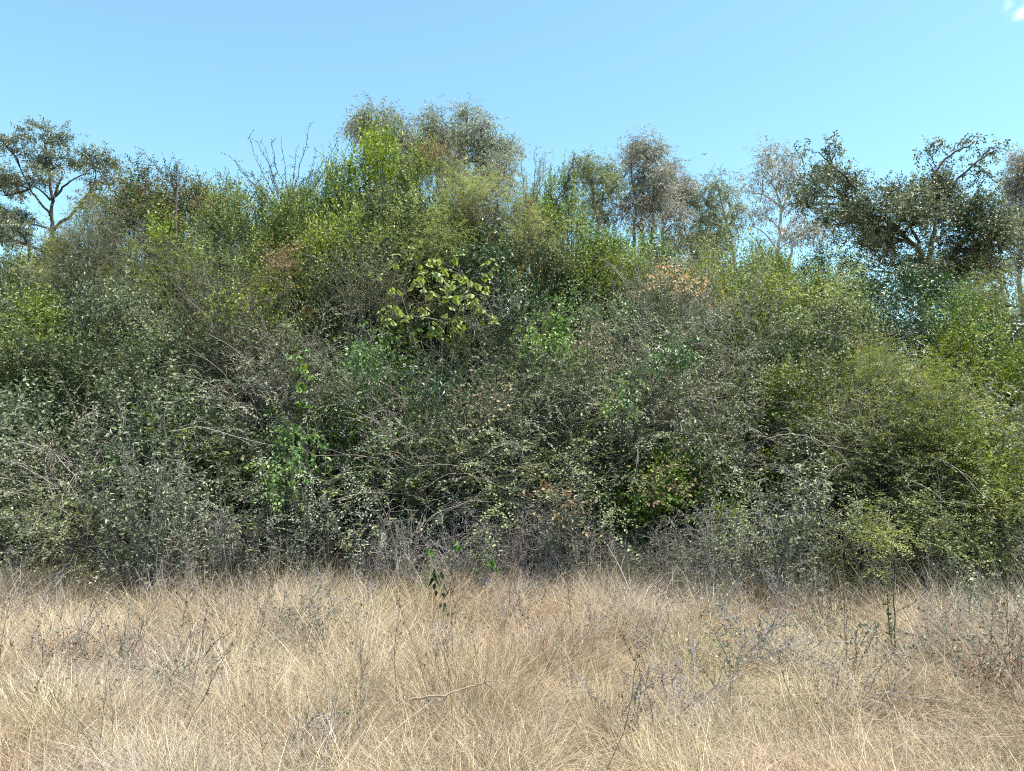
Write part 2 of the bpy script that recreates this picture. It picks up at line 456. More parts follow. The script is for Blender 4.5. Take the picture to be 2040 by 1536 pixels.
def shrub_geo(kind, H, R, nc, umin=.04, pods=False):
    K = KINDS.get(kind)
    st, fo = Geo(), Geo()
    top = dict(bright=.5, feather=.4, grey=.55, twiggy=.5).get(kind, .4)
    c, o = dome(nc, H - top, R - .3, .4, umin)
    b = np.stack([rng.normal(size=nc) * .12 * R, rng.normal(size=nc) * .12 * R, np.full(nc, -.05)], 1)
    mid = c * np.array([.3, .3, .8]) + rng.normal(size=(nc, 3)) * .12
    tubes(st, bez(b, mid, c, 7), .010 + .006 * H * rng.random(nc), .004, 4)
    if kind == 'feather':
        ns = 10
        O = np.repeat(c, ns, 0) + rng.normal(size=(nc * ns, 3)) * .12
        D = np.repeat(o, ns, 0) * .7 + np.array([0, 0, .45]) + rng.normal(size=O.shape) * .5
        P = grow(O, D, rng.uniform(.3, .65, len(O)), 4, .35, .25)
        tubes(st, P[:, ::2], .004, .0015, 3)
        fronds_on(fo, P, 6, .25, .2, .014, 13, .037, .9, .7, np.repeat(rng.random(nc), ns))
        pod = Geo()
        if not pods:
            return st, fo, None
        hi = np.where((c[:, 2] > H * .62) & (rng.random(nc) < .5))[0]
        O = np.repeat(c[hi], 5, 0) + np.repeat(o[hi], 5, 0) * .35 + rng.normal(size=(len(hi) * 5, 3)) * .14
        P = grow(O, rng.normal(size=O.shape) * .5 + np.array([0, 0, .6]), .22, 3, .6, .4)
        leaves_on(pod, P, 9, .2, .085, .010, .9, .35, .3, 'diamond')
        return st, fo, pod
    if kind in ('grey', 'twiggy'):
        # arching sprays: a long bowed twig with short side twigs in a loose plane
        n1 = 5 if kind == 'grey' else 4
        if nc > 20:
            kk = rng.permutation(nc)[:int(nc * (.58 if kind == 'grey' else .72))]
            c, o = c[kk], o[kk]; nc = len(c)
        O = np.repeat(c, n1, 0) + rng.normal(size=(nc * n1, 3)) * .12
        D = np.repeat(o, n1, 0) * .75 + np.array([0, 0, .55]) + rng.normal(size=O.shape) * .4
        Pm = grow(O, D, rng.uniform(.7, 1.35, len(O)), 7, 1.0 if kind == 'grey' else .7, .3 if kind == 'grey' else .45)
        tubes(st, Pm, .006, .002, 3)
        tint = np.clip(np.repeat(rng.random(nc), n1) * .8 + .1 + rng.normal(size=nc * n1) * .12, 0, 1)
        leaves_on(fo, Pm, 24, .2, K['L'], K['W'], .95, .0, .72, K['sh'], True, tint)
        n2 = 10
        X, T = sample(Pm, n2, .12)
        A = nrm(np.cross(T, np.array([0, 0, 1.]) + rng.normal(size=(len(Pm), 1, 3)) * .35))
        sgn = np.where(np.arange(n2) % 2 == 0, 1, -1)[None, :, None]
        Ds = (T * .75 + A * sgn * .8 + rng.normal(size=T.shape) * .22).reshape(-1, 3)
        Ps = grow(X.reshape(-1, 3), Ds, rng.uniform(.12, .42, len(Ds)), 2, .25, .25 if kind == 'grey' else .5)
        tubes(st, Ps[::2], .0026, .0012, 3)
        bt = Geo()
        q = rng.integers(0, nc, 34)
        Pb = grow(c[q], o[q] * .8 + np.array([0, 0, .6]) + rng.normal(size=(34, 3)) * .45, rng.uniform(.9, 1.7, 34), 8, 1.3, .35)
        tubes(bt, Pb, .006, .002, 3)
        Xb, Tb = sample(Pb, 7, .3)
        Sb = grow(Xb.reshape(-1, 3), Tb.reshape(-1, 3) + rng.normal(size=(34 * 7, 3)) * .7, rng.uniform(.1, .35, 34 * 7), 3, .2, .4)
        tubes(bt, Sb, .0026, .0014, 3)
        leaves_on(fo, Ps, 11 if kind == 'grey' else 9, .15, K['L'], K['W'], .9, .0, .72, K['sh'], True, np.repeat(tint, n2))
        return st, fo, bt
    ns = int(K['ns'] * 1.4)
    if nc > 20:
        kk = rng.permutation(nc)[:int(nc * .68)]
        c, o = c[kk], o[kk]; nc = len(c)
    O = np.repeat(c, ns, 0) + rng.normal(size=(nc * ns, 3)) * .11
    D = np.repeat(o, ns, 0) * K['out'] + np.array([0, 0, K['up']]) + rng.normal(size=O.shape) * K['rnd']
    P = grow(O, D, rng.uniform(*K['sl'], len(O)), 5, K['droop'], K['wig'])
    tubes(st, P[::2, ::2] if P.shape[1] > 4 else P, .0035, .0013, 3)
    leaves_on(fo, P, K['per'], .12, K['L'], K['W'], K['ang'], K['hang'], K['flat'], K['sh'], False, np.repeat(rng.random(nc), ns))
    return st, fo, None

PROTO = {}
SIZES = dict(huge=(7.4, 2.2, 125, .5), tall=(5.2, 2.0, 88, .3), mid=(3.4, 1.65, 56, .28), low=(1.9, 1.05, 28, .25))
def proto(kind, size, var, pods):
    key = (kind, size, var, pods)
    if key in PROTO:
        return PROTO[key]
    H, R, nc, um = SIZES[size]
    st, fo, pod = shrub_geo(kind, H, R, nc, um, pods)
    sm = KINDS[kind]['stem'] if kind in KINDS else 'brown_twig'
    fm = KINDS[kind]['mat'] if kind in KINDS else 'olive_leaf'
    d = dict(H=H, R=R, parts=[("stems", st.mesh("stems", M[sm])), ("foliage", fo.mesh("foliage", M[fm]))])
    if pod:
        d['parts'].append(("bare_twigs", pod.mesh("bare_twigs", M['pale_twig'])) if kind in ('grey', 'twiggy') else ("seed_pods", pod.mesh("seed_pods", M['rust_leaf'])))
    PROTO[key] = d
    return d

def put_shrub(kind, px, row, Y, wm, label, group=None, gold=False, dry=False):
    """A shrub whose top shows at (px,row) standing at distance Y, about wm metres wide."""
    top = at(px, row, Y)
    H = top[2]
    size = min(SIZES, key=lambda k: abs(math.log(SIZES[k][0] / H)))
    d = proto(kind, size, int(rng.integers(0, 2)) if (kind, size) in (('grey', 'mid'), ('mid', 'tall')) else 0, 'pods' in label)
    s = H / d['H']
    sx = min(max(wm / (2 * d['R']), (.5 if 'narrow' in label else .78) * s), 1.25 * s)
    r = thing({'grey': 'small_leaved_shrub', 'bright': 'upright_shrub', 'dark': 'glossy_shrub', 'mid': 'bushy_shrub', 'twiggy': 'thorny_shrub',
               'vine': 'climber_shrub', 'feather': 'feathery_shrub'}[kind], label, "shrub", (top[0], Y, 0), rng.random() * 6.28, group)
    r.scale = (sx, sx, s)
    for nm, me in d['parts']:
        o = bpy.data.objects.new(nm, me); COL.objects.link(o); o.parent = r; o["kind"] = "stuff"
    if gold or dry:
        g = Geo()
        n = 90
        th = rng.random(n) * 6.28
        rr = np.sqrt(rng.random(n)) * .75
        O = np.stack([rr * np.cos(th) * d['R'], rr * np.sin(th) * d['R'], d['H'] * (1.0 - .28 * rr ** 2) - .12], 1)
        P = grow(O, rng.normal(size=O.shape) * .5 + np.array([0, 0, .7]), .3, 3, .3, .4)
        leaves_on(g, P, 12, .2, .05, .024, .9, .1, .3, 'diamond')
        g.build("dry_blooms" if gold else "withered_leaves", M['gold_leaf'] if gold else M['rust_leaf'], r, stuff=True)
    return r

# (kind, px, row of top, distance, width m, label)
SHRUBS = [
 # ---- far row against the sky
 ('mid', 285, 352, 16.5, 4.2, "dark green rounded shrub whose crown tops the thicket beside the parasol tree", 'dry'),
 ('mid', 370, 348, 17.2, 3.6, "green shrub with rusty withered tips on the skyline, under a thin twig", 'dry'),
 ('mid', 450, 378, 16.4, 3.4, "green shrub with reddish tips dipping on the skyline next to the bare spiky shrub", 'dry'),
 ('feather', 190, 415, 15.8, 3.4, "olive feathery shrub in front of the parasol tree's trunk"),
 ('mid', 45, 540, 16.5, 3.4, "low dark green shrub under the parasol tree where the sky dips"),
 ('mid', 630, 385, 17.0, 3.6, "bushy green shrub behind the yellow green upright shoots"),
 ('bright', 765, 292, 14.8, 3.0, "tallest bright green upright shrub, its shoots topping the thicket"),
 ('bright', 690, 350, 14.6, 2.6, "bright green upright shrub just under the tallest one, toward the spiky twigs"),
 ('bright', 515, 395, 14.2, 2.4, "yellow green upright shrub right below the bare spiky twigs"),
 ('bright', 605, 400, 13.8, 2.6, "yellowish upright shrub with loose shoots between spiky twigs and tall green crown"),
 ('feather', 880, 325, 14.6, 3.6, "feathery olive shrub with rusty pods in front of the central gum trees"),
 ('feather', 1000, 375, 14.0, 3.4, "feathery olive shrub with orange brown pods below the bent gum branch"),
 ('mid', 1070, 395, 15.5, 2.6, "green shrub in the dip between central gums and the pale green sapling"),
 ('bright', 1122, 362, 15.2, 1.7, "narrow yellow green shrub standing up beside the pale gum tree"),
 ('mid', 1195, 455, 15.5, 2.8, "dull green shrub below the pale gum tree"),
 ('mid', 1300, 500, 16.2, 3.2, "dark green low shrub at the feet of the brown gum trees"),
 ('mid', 1400, 505, 16.5, 3.2, "dark green low shrub in front of the thin gum stand"),
 ('bright', 1445, 497, 15.2, 2.2, "light green upright shrub below the thin pale gum"),
 ('mid', 1525, 490, 16.8, 2.8, "grey green shrub below the white stemmed gum"),
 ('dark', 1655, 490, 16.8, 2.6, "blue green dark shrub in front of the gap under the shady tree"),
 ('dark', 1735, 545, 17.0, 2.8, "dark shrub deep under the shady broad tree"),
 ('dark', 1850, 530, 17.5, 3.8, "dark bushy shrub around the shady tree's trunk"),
 ('mid', 1975, 545, 15.6, 3.4, "olive green shrub at the photo's edge beneath the last gum tree"),
 ('mid', 115, 470, 17.6, 3.0, "dark shrub closing the view beneath the parasol tree's crown"),
 ('mid', 20, 525, 17.8, 3.0, "dark shrub at the photo's edge behind the leaning parasol tree"),
 ('dark', 1930, 545, 18.6, 3.4, "dark shrub behind the shady tree toward the last gum"),
 ('mid', 1865, 950, 8.5, 1.5, "small grey green leafy shrub in front of the yellowish feathery one"),
 ('mid', 1955, 850, 8.9, 1.8, "mixed green shrub between the feathery shrubs near the photo's edge"),
 ('twiggy', 1720, 790, 9.2, 1.8, "loose grey shrub breaking the feathery front beside the bluish shrub"),
 # ---- leafy dome in the middle
 ('bright', 830, 322, 14.3, 3.2, "bright leafy shrub filling the crown between tallest green shoots and rusty feathers"),
 ('mid', 860, 395, 13.5, 3.4, "full green shrub under the top of the dome, above the broad leaves"),
 ('mid', 755, 420, 13.3, 3.2, "full green shrub on the spiky twig side of the dome"),
 ('bright', 700, 430, 13.2, 2.8, "yellow green leafy shrub halfway up the dome toward the spiky twigs"),
 ('mid', 560, 450, 13.3, 3.0, "green leafy shrub at the foot of the yellow green upright shrub"),
 ('feather', 950, 400, 13.3, 3.2, "olive feathery shrub covering the dome below the rusty pods"),
 ('mid', 1060, 455, 13.0, 3.0, "green leafy shrub closing the dome toward the pale gum"),
 ('bright', 1400, 530, 14.0, 2.6, "light green leafy shrub behind the golden dry blooms"),
 # ---- second row
 ('twiggy', 245, 415, 14.2, 3.6, "grey thorny shrub with bare tangled twigs below the dark rounded crown"),
 ('mid', 130, 520, 13.2, 3.0, "mottled green shrub at the foot of the parasol tree"),
 ('mid', 400, 440, 14.4, 3.0, "green shrub on the slope below the reddish skyline shrub"),
 ('feather', 560, 520, 12.6, 3.0, "olive feathery shrub with pinkish dry pods below the yellow upright shoots"),
 ('feather', 320, 500, 13.2, 3.2, "feathery olive shrub below the grey thorny tangle"),
 ('bright', 660, 455, 13.2, 2.4, "bright green shrub on the slope between tall crown and spiky twigs"),
 ('mid', 640, 505, 12.6, 2.6, "dull green shrub in mid slope left of the grey weathered shrub"),
 ('twiggy', 730, 530, 11.9, 2.4, "pinkish grey weathered shrub next to the broad leaved shrub"),
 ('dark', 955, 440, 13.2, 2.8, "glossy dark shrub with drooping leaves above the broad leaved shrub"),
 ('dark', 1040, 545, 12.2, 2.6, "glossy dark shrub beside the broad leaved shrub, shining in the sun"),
 ('mid', 850, 470, 13.0, 2.6, "green shrub above the broad leaved shrub, under the tall crown"),
 ('mid', 1175, 475, 13.2, 3.2, "broad olive green shrub in front of the dull one below the pale gum"),
 ('mid', 1105, 500, 13.6, 2.6, "dull olive shrub below the narrow yellow green shrub"),
 ('twiggy', 1330, 535, 13.2, 3.0, "grey thorny shrub topped with golden dry blooms", 'gold'),
 ('bright', 1255, 510, 13.6, 1.6, "small bright green shrub beside the golden dry blooms"),
 ('bright', 1560, 545, 13.6, 2.0, "light green upright shrub before the white stemmed gum"),
 ('bright', 1650, 545, 13.2, 2.6, "yellow green shrub with long shoots before the shady tree"),
 ('mid', 1500, 530, 14.6, 2.8, "green shrub in the second row under the thin gum stand"),
 ('dark', 1790, 620, 14.2, 2.8, "blue green dark shrub below the shady tree's trunk"),
 ('mid', 1885, 582, 14.0, 3.2, "olive green bushy shrub with a yellow top beneath the shady tree"),
 ('feather', 2010, 570, 13.6, 3.0, "olive feathery shrub at the photo's edge under the last gum"),
 ('mid', 20, 590, 12.8, 3.2, "yellowish green shrub at the photo's edge below the parasol tree"),
 # ---- third row
 ('mid', 95, 610, 11.8, 3.0, "green and yellow mottled shrub low on the parasol tree side"),
 ('twiggy', 440, 545, 11.8, 3.2, "grey brushy thorny shrub in mid slope under the feathery one"),
 ('mid', 240, 590, 11.6, 2.8, "small mottled green shrub halfway down the slope below the thorny tangle"),
 ('mid', 150, 690, 10.8, 2.8, "leafy green shrub low at the parasol tree end of the front"),
 ('mid', 20, 690, 10.8, 2.6, "leafy green shrub touching the photo's edge on the parasol tree side"),
 ('mid', 350, 660, 10.9, 2.6, "dark green shrub in the front face below the brushy grey shrub"),
 ('grey', 490, 640, 10.9, 2.8, "small leaved shrub with brown twigs beside the hanging round leaved creeper"),
 ('vine', 1090, 605, 11.6, 2.0, "fresh green climber shining in the middle of the thicket"),
 ('vine', 760, 665, 10.7, 1.5, "small fresh green climber under the broad leaved shrub"),
 ('twiggy', 980, 650, 11.0, 2.2, "grey twiggy shrub just below the broad leaved shrub"),
 ('twiggy', 1280, 590, 11.8, 3.0, "brownish twiggy shrub below the golden dry blooms"),
 ('twiggy', 1450, 590, 11.8, 3.4, "wide grey brushy shrub on the slope beyond the golden dry blooms"),
 ('mid', 1590, 650, 11.4, 2.8, "olive green brushy shrub below the yellow green long shoots"),
 ('feather', 1720, 690, 11.2, 2.8, "feathery olive shrub with rusty pods below the blue green dark shrub"),
 ('mid', 1690, 620, 12.6, 2.6, "green shrub between yellow green shoots and blue green dark shrub"),
 ('mid', 1900, 680, 12.0, 2.8, "green shrub with yellow flower tops under the olive bushy one"),
 ('dark', 1960, 640, 12.6, 2.4, "dark leafy shrub near the photo's edge under the last gum"),
 ('bright', 2030, 690, 11.2, 2.2, "yellow green shrub at the photo's edge beyond the dark leafy one"),
 # ---- front row
 ('grey', 610, 690, 10.3, 2.8, "small leaved shrub behind the hanging round leaved creeper"),
 ('grey', 730, 730, 10.0, 2.6, "small leaved shrub below the pinkish weathered shrub"),
 ('grey', 870, 720, 10.0, 2.6, "small leaved shrub under the dark gap below the broad leaves"),
 ('grey', 1010, 740, 9.9, 2.6, "small leaved shrub with arching twigs in the centre of the front"),
 ('grey', 1150, 720, 10.1, 2.8, "small leaved shrub below the fresh green climber"),
 ('grey', 1290, 700, 10.3, 2.8, "small leaved shrub below the brownish twiggy shrub"),
 ('grey', 1430, 720, 10.3, 2.8, "dense small leaved shrub below the wide grey brushy shrub"),
 ('mid', 1570, 750, 10.2, 2.8, "leafy green shrub where the front turns olive"),
 ('mid', 320, 760, 10.0, 2.6, "leafy shrub low in front beside the yellow green sprigs"),
 ('mid', 60, 790, 9.8, 2.4, "small green shrub at the grass edge on the parasol tree side"),
 ('twiggy', 190, 830, 9.5, 2.4, "bare greyish shrub at the grass edge on the parasol tree side"),
 ('mid', 430, 820, 9.6, 2.2, "small shrub with yellow leaves near the grass below the small leaved ones"),
 ('grey', 960, 850, 9.5, 2.2, "low small leaved shrub with long arching sprays in the centre"),
 ('grey', 1110, 870, 9.4, 2.2, "low small leaved shrub above the dry brown weeds"),
 ('mid', 1380, 880, 9.4, 2.2, "low shrub with a few yellowing leaves behind the bluish weeds"),
 ('twiggy', 1480, 860, 9.6, 2.2, "purplish twiggy shrub with few leaves near the grass"),
 ('grey', 1640, 840, 9.6, 2.2, "bluish small leaved shrub beside the olive feathery front"),
 ('feather', 1800, 715, 9.8, 3.4, "tall feathery olive shrub in the front beyond the bluish shrub"),
 ('feather', 1750, 900, 8.8, 2.4, "low bright olive feathery shrub at the grass near the slender sapling"),
 ('feather', 1885, 840, 8.9, 2.6, "yellowish feathery shrub at the grass beyond the slender sapling"),
 ('feather', 1690, 820, 9.3, 2.2, "olive feathery shrub in front of the bluish small leaved one"),
 ('feather', 1940, 1010, 8.3, 1.8, "small feathery shrub at the grass between yellowish one and lowest one"),
 ('mid', 1930, 790, 10.2, 2.4, "grey green bushy shrub in the front near the photo's edge"),
 ('feather', 2010, 930, 8.7, 2.2, "lowest feathery shrub where the grass meets the photo's edge"),
 ('twiggy', 2030, 830, 9.6, 2.2, "pale twiggy shrub at the photo's edge dotted with yellow leaves"),
]
for s in SHRUBS:
    ex = s[6] if len(s) > 6 else None
    put_shrub(*s[:6], gold=(ex == 'gold'), dry=(ex == 'dry'))

# ------------------------------------------------------------------ trees behind
def lobe_clumps(lobes, Y, depth, base, per=1.0, kind=''):
    C, Od, W = [], [], []
    for i, l in enumerate(lobes):
        px, row, rx, ry = l[:4]
        dens = l[4] if len(l) > 4 else 1.0
        y0 = (rng.random() - .5) * depth
        c = at(px, row, Y + y0) - base
        sc = Y / F
        a, b = rx * sc, ry * sc
        if ry < rx * .55 and Y < 27 and Y > 23: b *= .6
        n = max(4, int(dens * per * (a * b) ** .75 * 44))
        d = nrm(rng.normal(size=(n, 3)))
        r = rng.uniform(.2, 1, (n, 1)) ** .5
        ins = .3 if kind == 'gum' else .2
        C.append(c + d * r * np.array([max(a - ins, .4 * a), max(a * .85 - ins, .4 * a), max(b - ins, .3 * b)]))
        Od.append(d)
        W.append(np.full(n, i))
    return np.concatenate(C), np.concatenate(Od), np.concatenate(W)

def make_tree(name, label, Y, px, lobes, trunks, kind, leafm, barkm, depth=2.0, per=1.0, sparse=1.0, extra=None, tr=.11):
    base = np.array([at(px, 900, Y)[0], Y, 0.0])
    root = thing(name, label, "tree", base)
    tg, bgm, fg = Geo(), Geo(), Geo()
    allp = []
    for tl in trunks:                                    # visible trunk polyline in photo pixels, base added
        pts = np.array([at(p[0], p[1], Y + (p[2] if len(p) > 2 else 0)) - base for p in tl])
        if tl[0][1] > 430 and len(tl) > 2 or pts[0][2] < 4.5:
            foot = pts[0] * np.array([.6, .6, 0]); foot[2] = -.1
            pts = np.vstack([foot, pts])
        # resample smoothly
        t = np.linspace(0, len(pts) - 1, len(pts) * 4)
        i = np.minimum(t.astype(int), len(pts) - 2); f = (t - i)[:, None]
        f = f * f * (3 - 2 * f) * .4 + f * .6
        pp = pts[i] * (1 - f) + pts[i + 1] * f
        pp = pp + rng.normal(size=pp.shape) * .03
        pp[0, 2] = pts[0, 2]
        k = tr * (1.0 if pts[0][2] < 0.5 else .55)
        tubes(tg, pp, k, k * .3, 7)
        allp.append(pp)
    A = np.concatenate(allp)
    C, Od, W = lobe_clumps(lobes, Y, depth, base, per, kind)
    # limbs: trunk -> lobe centre, then to clumps
    for i in range(len(lobes)):
        cc = C[W == i]
        cen = cc.mean(0) - np.array([0, 0, .3])
        cand = A[A[:, 2] < cen[2] + .1]
        if len(cand) == 0:
            cand = A
        dist = np.linalg.norm(cand - cen, axis=1) + .4 * np.abs(cand[:, 2] - cen[2] + 1.0)
        a = cand[np.argmin(dist)]
        mid = (a + cen) / 2 + np.array([0, 0, .15 * np.linalg.norm(cen - a)]) + rng.normal(size=3) * .12
        tubes(bgm, bez(a[None], mid[None], cen[None], 8), tr * .42, tr * .16, 5)
        m2 = (cen + cc) / 2 + rng.normal(size=cc.shape) * .12
        tubes(bgm, bez(np.repeat(cen[None], len(cc), 0), m2, cc, 5), tr * .16, tr * .06, 3)
    n = len(C)
    tint = np.clip(rng.random(n), 0, 1)
    if kind == 'gum':
        ns = 11
        O = np.repeat(C, ns, 0) + rng.normal(size=(n * ns, 3)) * .16
        D = np.repeat(Od, ns, 0) * .55 + rng.normal(size=O.shape) * .5 + np.array([0, 0, .25])
        P = grow(O, D, rng.uniform(.35, .85, len(O)), 5, 1.0, .5)
        leaves_on(fg, P, 14, .15, .135, .032, .85, .5, .15, 'diamond', False, np.repeat(tint, ns), .25, sparse)
        tubes(bgm, P[::3, ::2], .007, .003, 3)
    elif kind == 'flat':
        ns = 10
        O = np.repeat(C, ns, 0) + rng.normal(size=(n * ns, 3)) * np.array([.16, .16, .05])
        D = np.repeat(Od, ns, 0) * np.array([.8, .8, .25]) + rng.normal(size=O.shape) * .35 + np.array([0, 0, .12])
        P = grow(O, D, rng.uniform(.25, .55, len(O)), 4, .3, .3)
        leaves_on(fg, P, 12, .2, .12, .042, 1.0, .3, .6, 'diamond', False, np.repeat(tint, ns), .25, sparse)
        tubes(bgm, P[::3, ::2], .008, .003, 3)
    else:
        ns = 13
        O = np.repeat(C, ns, 0) + rng.normal(size=(n * ns, 3)) * .17
        D = np.repeat(Od, ns, 0) * .7 + rng.normal(size=O.shape) * .5 + np.array([0, 0, .25])
        P = grow(O, D, rng.uniform(.25, .6, len(O)), 4, .6, .3)
        leaves_on(fg, P, 13, .15, .078, .045, 1.0, .35, .5, 'diamond', False, np.repeat(tint, ns), .25, sparse)
        tubes(bgm, P[::3, ::2], .006, .003, 3)
    if extra:
        for tl, r in extra:
            pts = np.array([at(p[0], p[1], Y + (p[2] if len(p) > 2 else -1.2)) - base for p in tl])
            t = np.linspace(0, len(pts) - 1, len(pts) * 3)
            i = np.minimum(t.astype(int), len(pts) - 2); f = (t - i)[:, None]
            pp = pts[i] * (1 - f) + pts[i + 1] * f + rng.normal(size=(len(t), 3)) * .02
            tubes(bgm, pp, r, r * .35, 5)
            m = 10
            O = pp[-1] + rng.normal(size=(m, 3)) * .1
            P = grow(O, rng.normal(size=(m, 3)) + np.array([0, 0, .3]), .32, 3, .5, .3)
            leaves_on(fg, P, 9, .2, .10, .045, 1.1, .4, .5, 'diamond', False, rng.random(m))
    tg.build("trunk", M[barkm], root, smooth=True)
    bgm.build("branches", M[barkm], root, stuff=True)
    fg.build("crown", M[leafm], root, stuff=True)
    return root

make_tree('parasol_tree', "flat layered parasol tree with dark forked trunk rising over the shrubs", 26, 98,
  [(88, 268, 58, 20), (32, 290, 38, 18), (120, 322, 66, 24), (188, 320, 48, 18), (62, 350, 55, 22), (215, 330, 26, 14), (15, 375, 48, 22),
    (30, 425, 45, 22), (170, 395, 40, 16, .5),  (-60, 350, 60, 30), (-50, 440, 60, 30), (205, 365, 30, 18, .6), (20, 465, 50, 18, .7)],
  [[(105, 520), (103, 440), (104, 400), (98, 340), (88, 285)], [(104, 400), (135, 365), (180, 335)], [(103, 430), (60, 380), (30, 310)], [(104, 400), (125, 350), (118, 320)], [(104, 460), (150, 420), (165, 395)]],
  'flat', 'flat_leaf', 'dark_bark', 2.2, 1.0, tr=.085)
make_tree('parasol_tree', "slim leaning parasol tree at the photo's edge with a bare bent stem", 24, 70,
  [(10, 440, 50, 20), (45, 455, 30, 16, .6), (-40, 420, 50, 25), (25, 480, 25, 14, .5)],
  [[(68, 520), (62, 490), (45, 465), (20, 445)], [(60, 488), (30, 478), (-10, 455)]],
  'flat', 'flat_leaf', 'dark_bark', 1.5, .9, tr=.06)
# central gums
make_tree('gum_tree', "grey gum tree crown behind the tallest bright shrub", 30, 800,
  [(748, 240, 48, 32), (722, 258, 32, 28), (790, 262, 38, 32), (765, 290, 45, 28), (820, 300, 35, 28), (800, 330, 45, 26)],
  [[(800, 420), (790, 330), (765, 270)], [(795, 360), (745, 290), (735, 255)]], 'gum', 'gum_leaf', 'gum_bark', 2.2, .9, .75)
make_tree('gum_tree', "grey green gum tree with the highest topmost twig of the central three", 31, 870,
  [(862, 226, 16, 18, .6), (855, 248, 34, 26), (845, 285, 42, 32), (890, 275, 38, 32), (875, 320, 48, 28), (905, 340, 35, 24)],
  [[(875, 420), (868, 330), (862, 225)], [(870, 350), (900, 280)]], 'gum', 'gum_leaf', 'gum_bark', 2.2, .9, .75)
make_tree('gum_tree', "grey gum tree with an arm bending down above the feathery shrubs", 29, 930,
  [(928, 232, 28, 22), (960, 245, 26, 22), (935, 270, 42, 26), (975, 290, 38, 22), (1008, 296, 34, 24), (1000, 325, 34, 20, .8), (945, 310, 38, 22), (985, 335, 45, 22, .6), (1010, 350, 22, 26, .5), (955, 355, 40, 20, .5)],
  [[(920, 430), (925, 340), (930, 250)], [(925, 330), (970, 290), (1005, 295)], [(925, 370), (975, 345), (1015, 355)]], 'gum', 'gum_leaf', 'gum_bark', 2.2, .85, .75)
# gums beyond the gap
make_tree('gum_tree', "pale green gum tree nearest to the narrow yellow green shrub", 30, 1190,
  [(1165, 328, 30, 18), (1140, 350, 20, 18, .6), (1180, 355, 28, 28, .8), (1213, 338, 20, 22), (1215, 370, 22, 30, .8), (1180, 400, 35, 28, .8), (1205, 430, 30, 28, .7), (1160, 420, 28, 24, .6)],
  [[(1195, 520), (1190, 430), (1170, 330)], [(1190, 440), (1215, 340)]], 'gum', 'gum_pale', 'gum_bark', 1.8, .85, .8)
make_tree('gum_tree', "brownish gum tree, thickest of the group beyond the gap", 31, 1285,
  [(1285, 292, 32, 20), (1260, 305, 26, 22), (1305, 310, 24, 26), (1275, 345, 42, 32), (1310, 355, 32, 32), (1280, 395, 46, 32), (1250, 405, 26, 32, .7), (1310, 410, 32, 34), (1285, 445, 38, 24, .7)],
  [[(1280, 520), (1280, 430), (1285, 300)], [(1262, 520), (1268, 430), (1255, 310)], [(1295, 520), (1300, 430), (1310, 330)]], 'gum', 'gum_brown', 'gum_bark', 2.2, .85, .7)
make_tree('gum_tree', "slender brownish gum tree standing between thick brown gum and thin stand", 33, 1345,
  [(1340, 340, 24, 26), (1365, 365, 24, 24), (1345, 385, 34, 30), (1375, 395, 24, 26), (1350, 430, 34, 30, .8), (1330, 465, 28, 22, .6)],
  [[(1315, 520), (1325, 440), (1345, 350)], [(1325, 440), (1370, 380)]], 'gum', 'gum_brown', 'gum_bark', 1.8, .8, .7)
make_tree('gum_tree', "thin washed out gum tree with airy drooping crown", 33, 1430,
  [(1425, 365, 24, 22, .7), (1405, 395, 24, 26, .6), (1445, 390, 24, 24, .7), (1465, 420, 22, 30, .6), (1425, 425, 34, 28, .8), (1390, 440, 22, 22, .7), (1445, 460, 36, 24, .8), (1405, 470, 32, 20, .8), (1370, 470, 26, 18, .8)],
  [[(1465, 530), (1452, 460), (1430, 370)], [(1452, 470), (1405, 400)], [(1455, 450), (1470, 400)]], 'gum', 'gum_pale', 'gum_bark', 1.8, .8, .75)
make_tree('gum_tree', "sparse gum tree with slim white stem and see through crown", 28, 1552,
  [(1540, 308, 26, 14, .7), (1570, 318, 20, 16, .7), (1520, 335, 20, 18, .5), (1555, 340, 26, 20, .6), (1575, 360, 20, 20, .5), (1500, 370, 18, 28, .4), (1520, 420, 28, 28, .35), (1500, 440, 18, 22, .3), (1590, 395, 18, 22, .4), (1555, 450, 24, 28, .3), (1600, 460, 22, 24, .35)],
  [[(1548, 530), (1553, 470), (1557, 420), (1545, 380), (1530, 335)], [(1557, 420), (1575, 375), (1600, 350)], [(1556, 412), (1520, 385), (1490, 380)], [(1553, 385), (1550, 320)]], 'gum', 'gum_brown', 'white_bark', 1.4, .8, .75, tr=.085)
make_tree('gum_tree', "low leaning gum with pale spreading boughs beside the white stemmed one", 27, 1580,
  [(1600, 430, 26, 18, .5), (1640, 450, 26, 14, .4), (1580, 470, 22, 18, .4), (1620, 475, 20, 14, .3)],
  [[(1570, 530), (1580, 490), (1610, 465), (1650, 455)], [(1578, 495), (1600, 440)]], 'gum', 'gum_brown', 'white_bark', 1.2, .7, .7, tr=.07)
make_tree('gum_tree', "brownish grey gum tree cut by the photo's edge behind the shady tree", 29, 2045,
  [(2035, 325, 28, 22), (2060, 350, 40, 30), (2015, 360, 20, 20, .7), (2035, 390, 36, 28), (2015, 440, 26, 30, .6), (2045, 450, 40, 40), (2035, 510, 34, 34, .8), (2080, 420, 40, 50)],
  [[(2030, 560), (2036, 470), (2040, 340)], [(2034, 480), (2010, 420)]], 'gum', 'gum_brown', 'gum_bark', 2.0, .95)
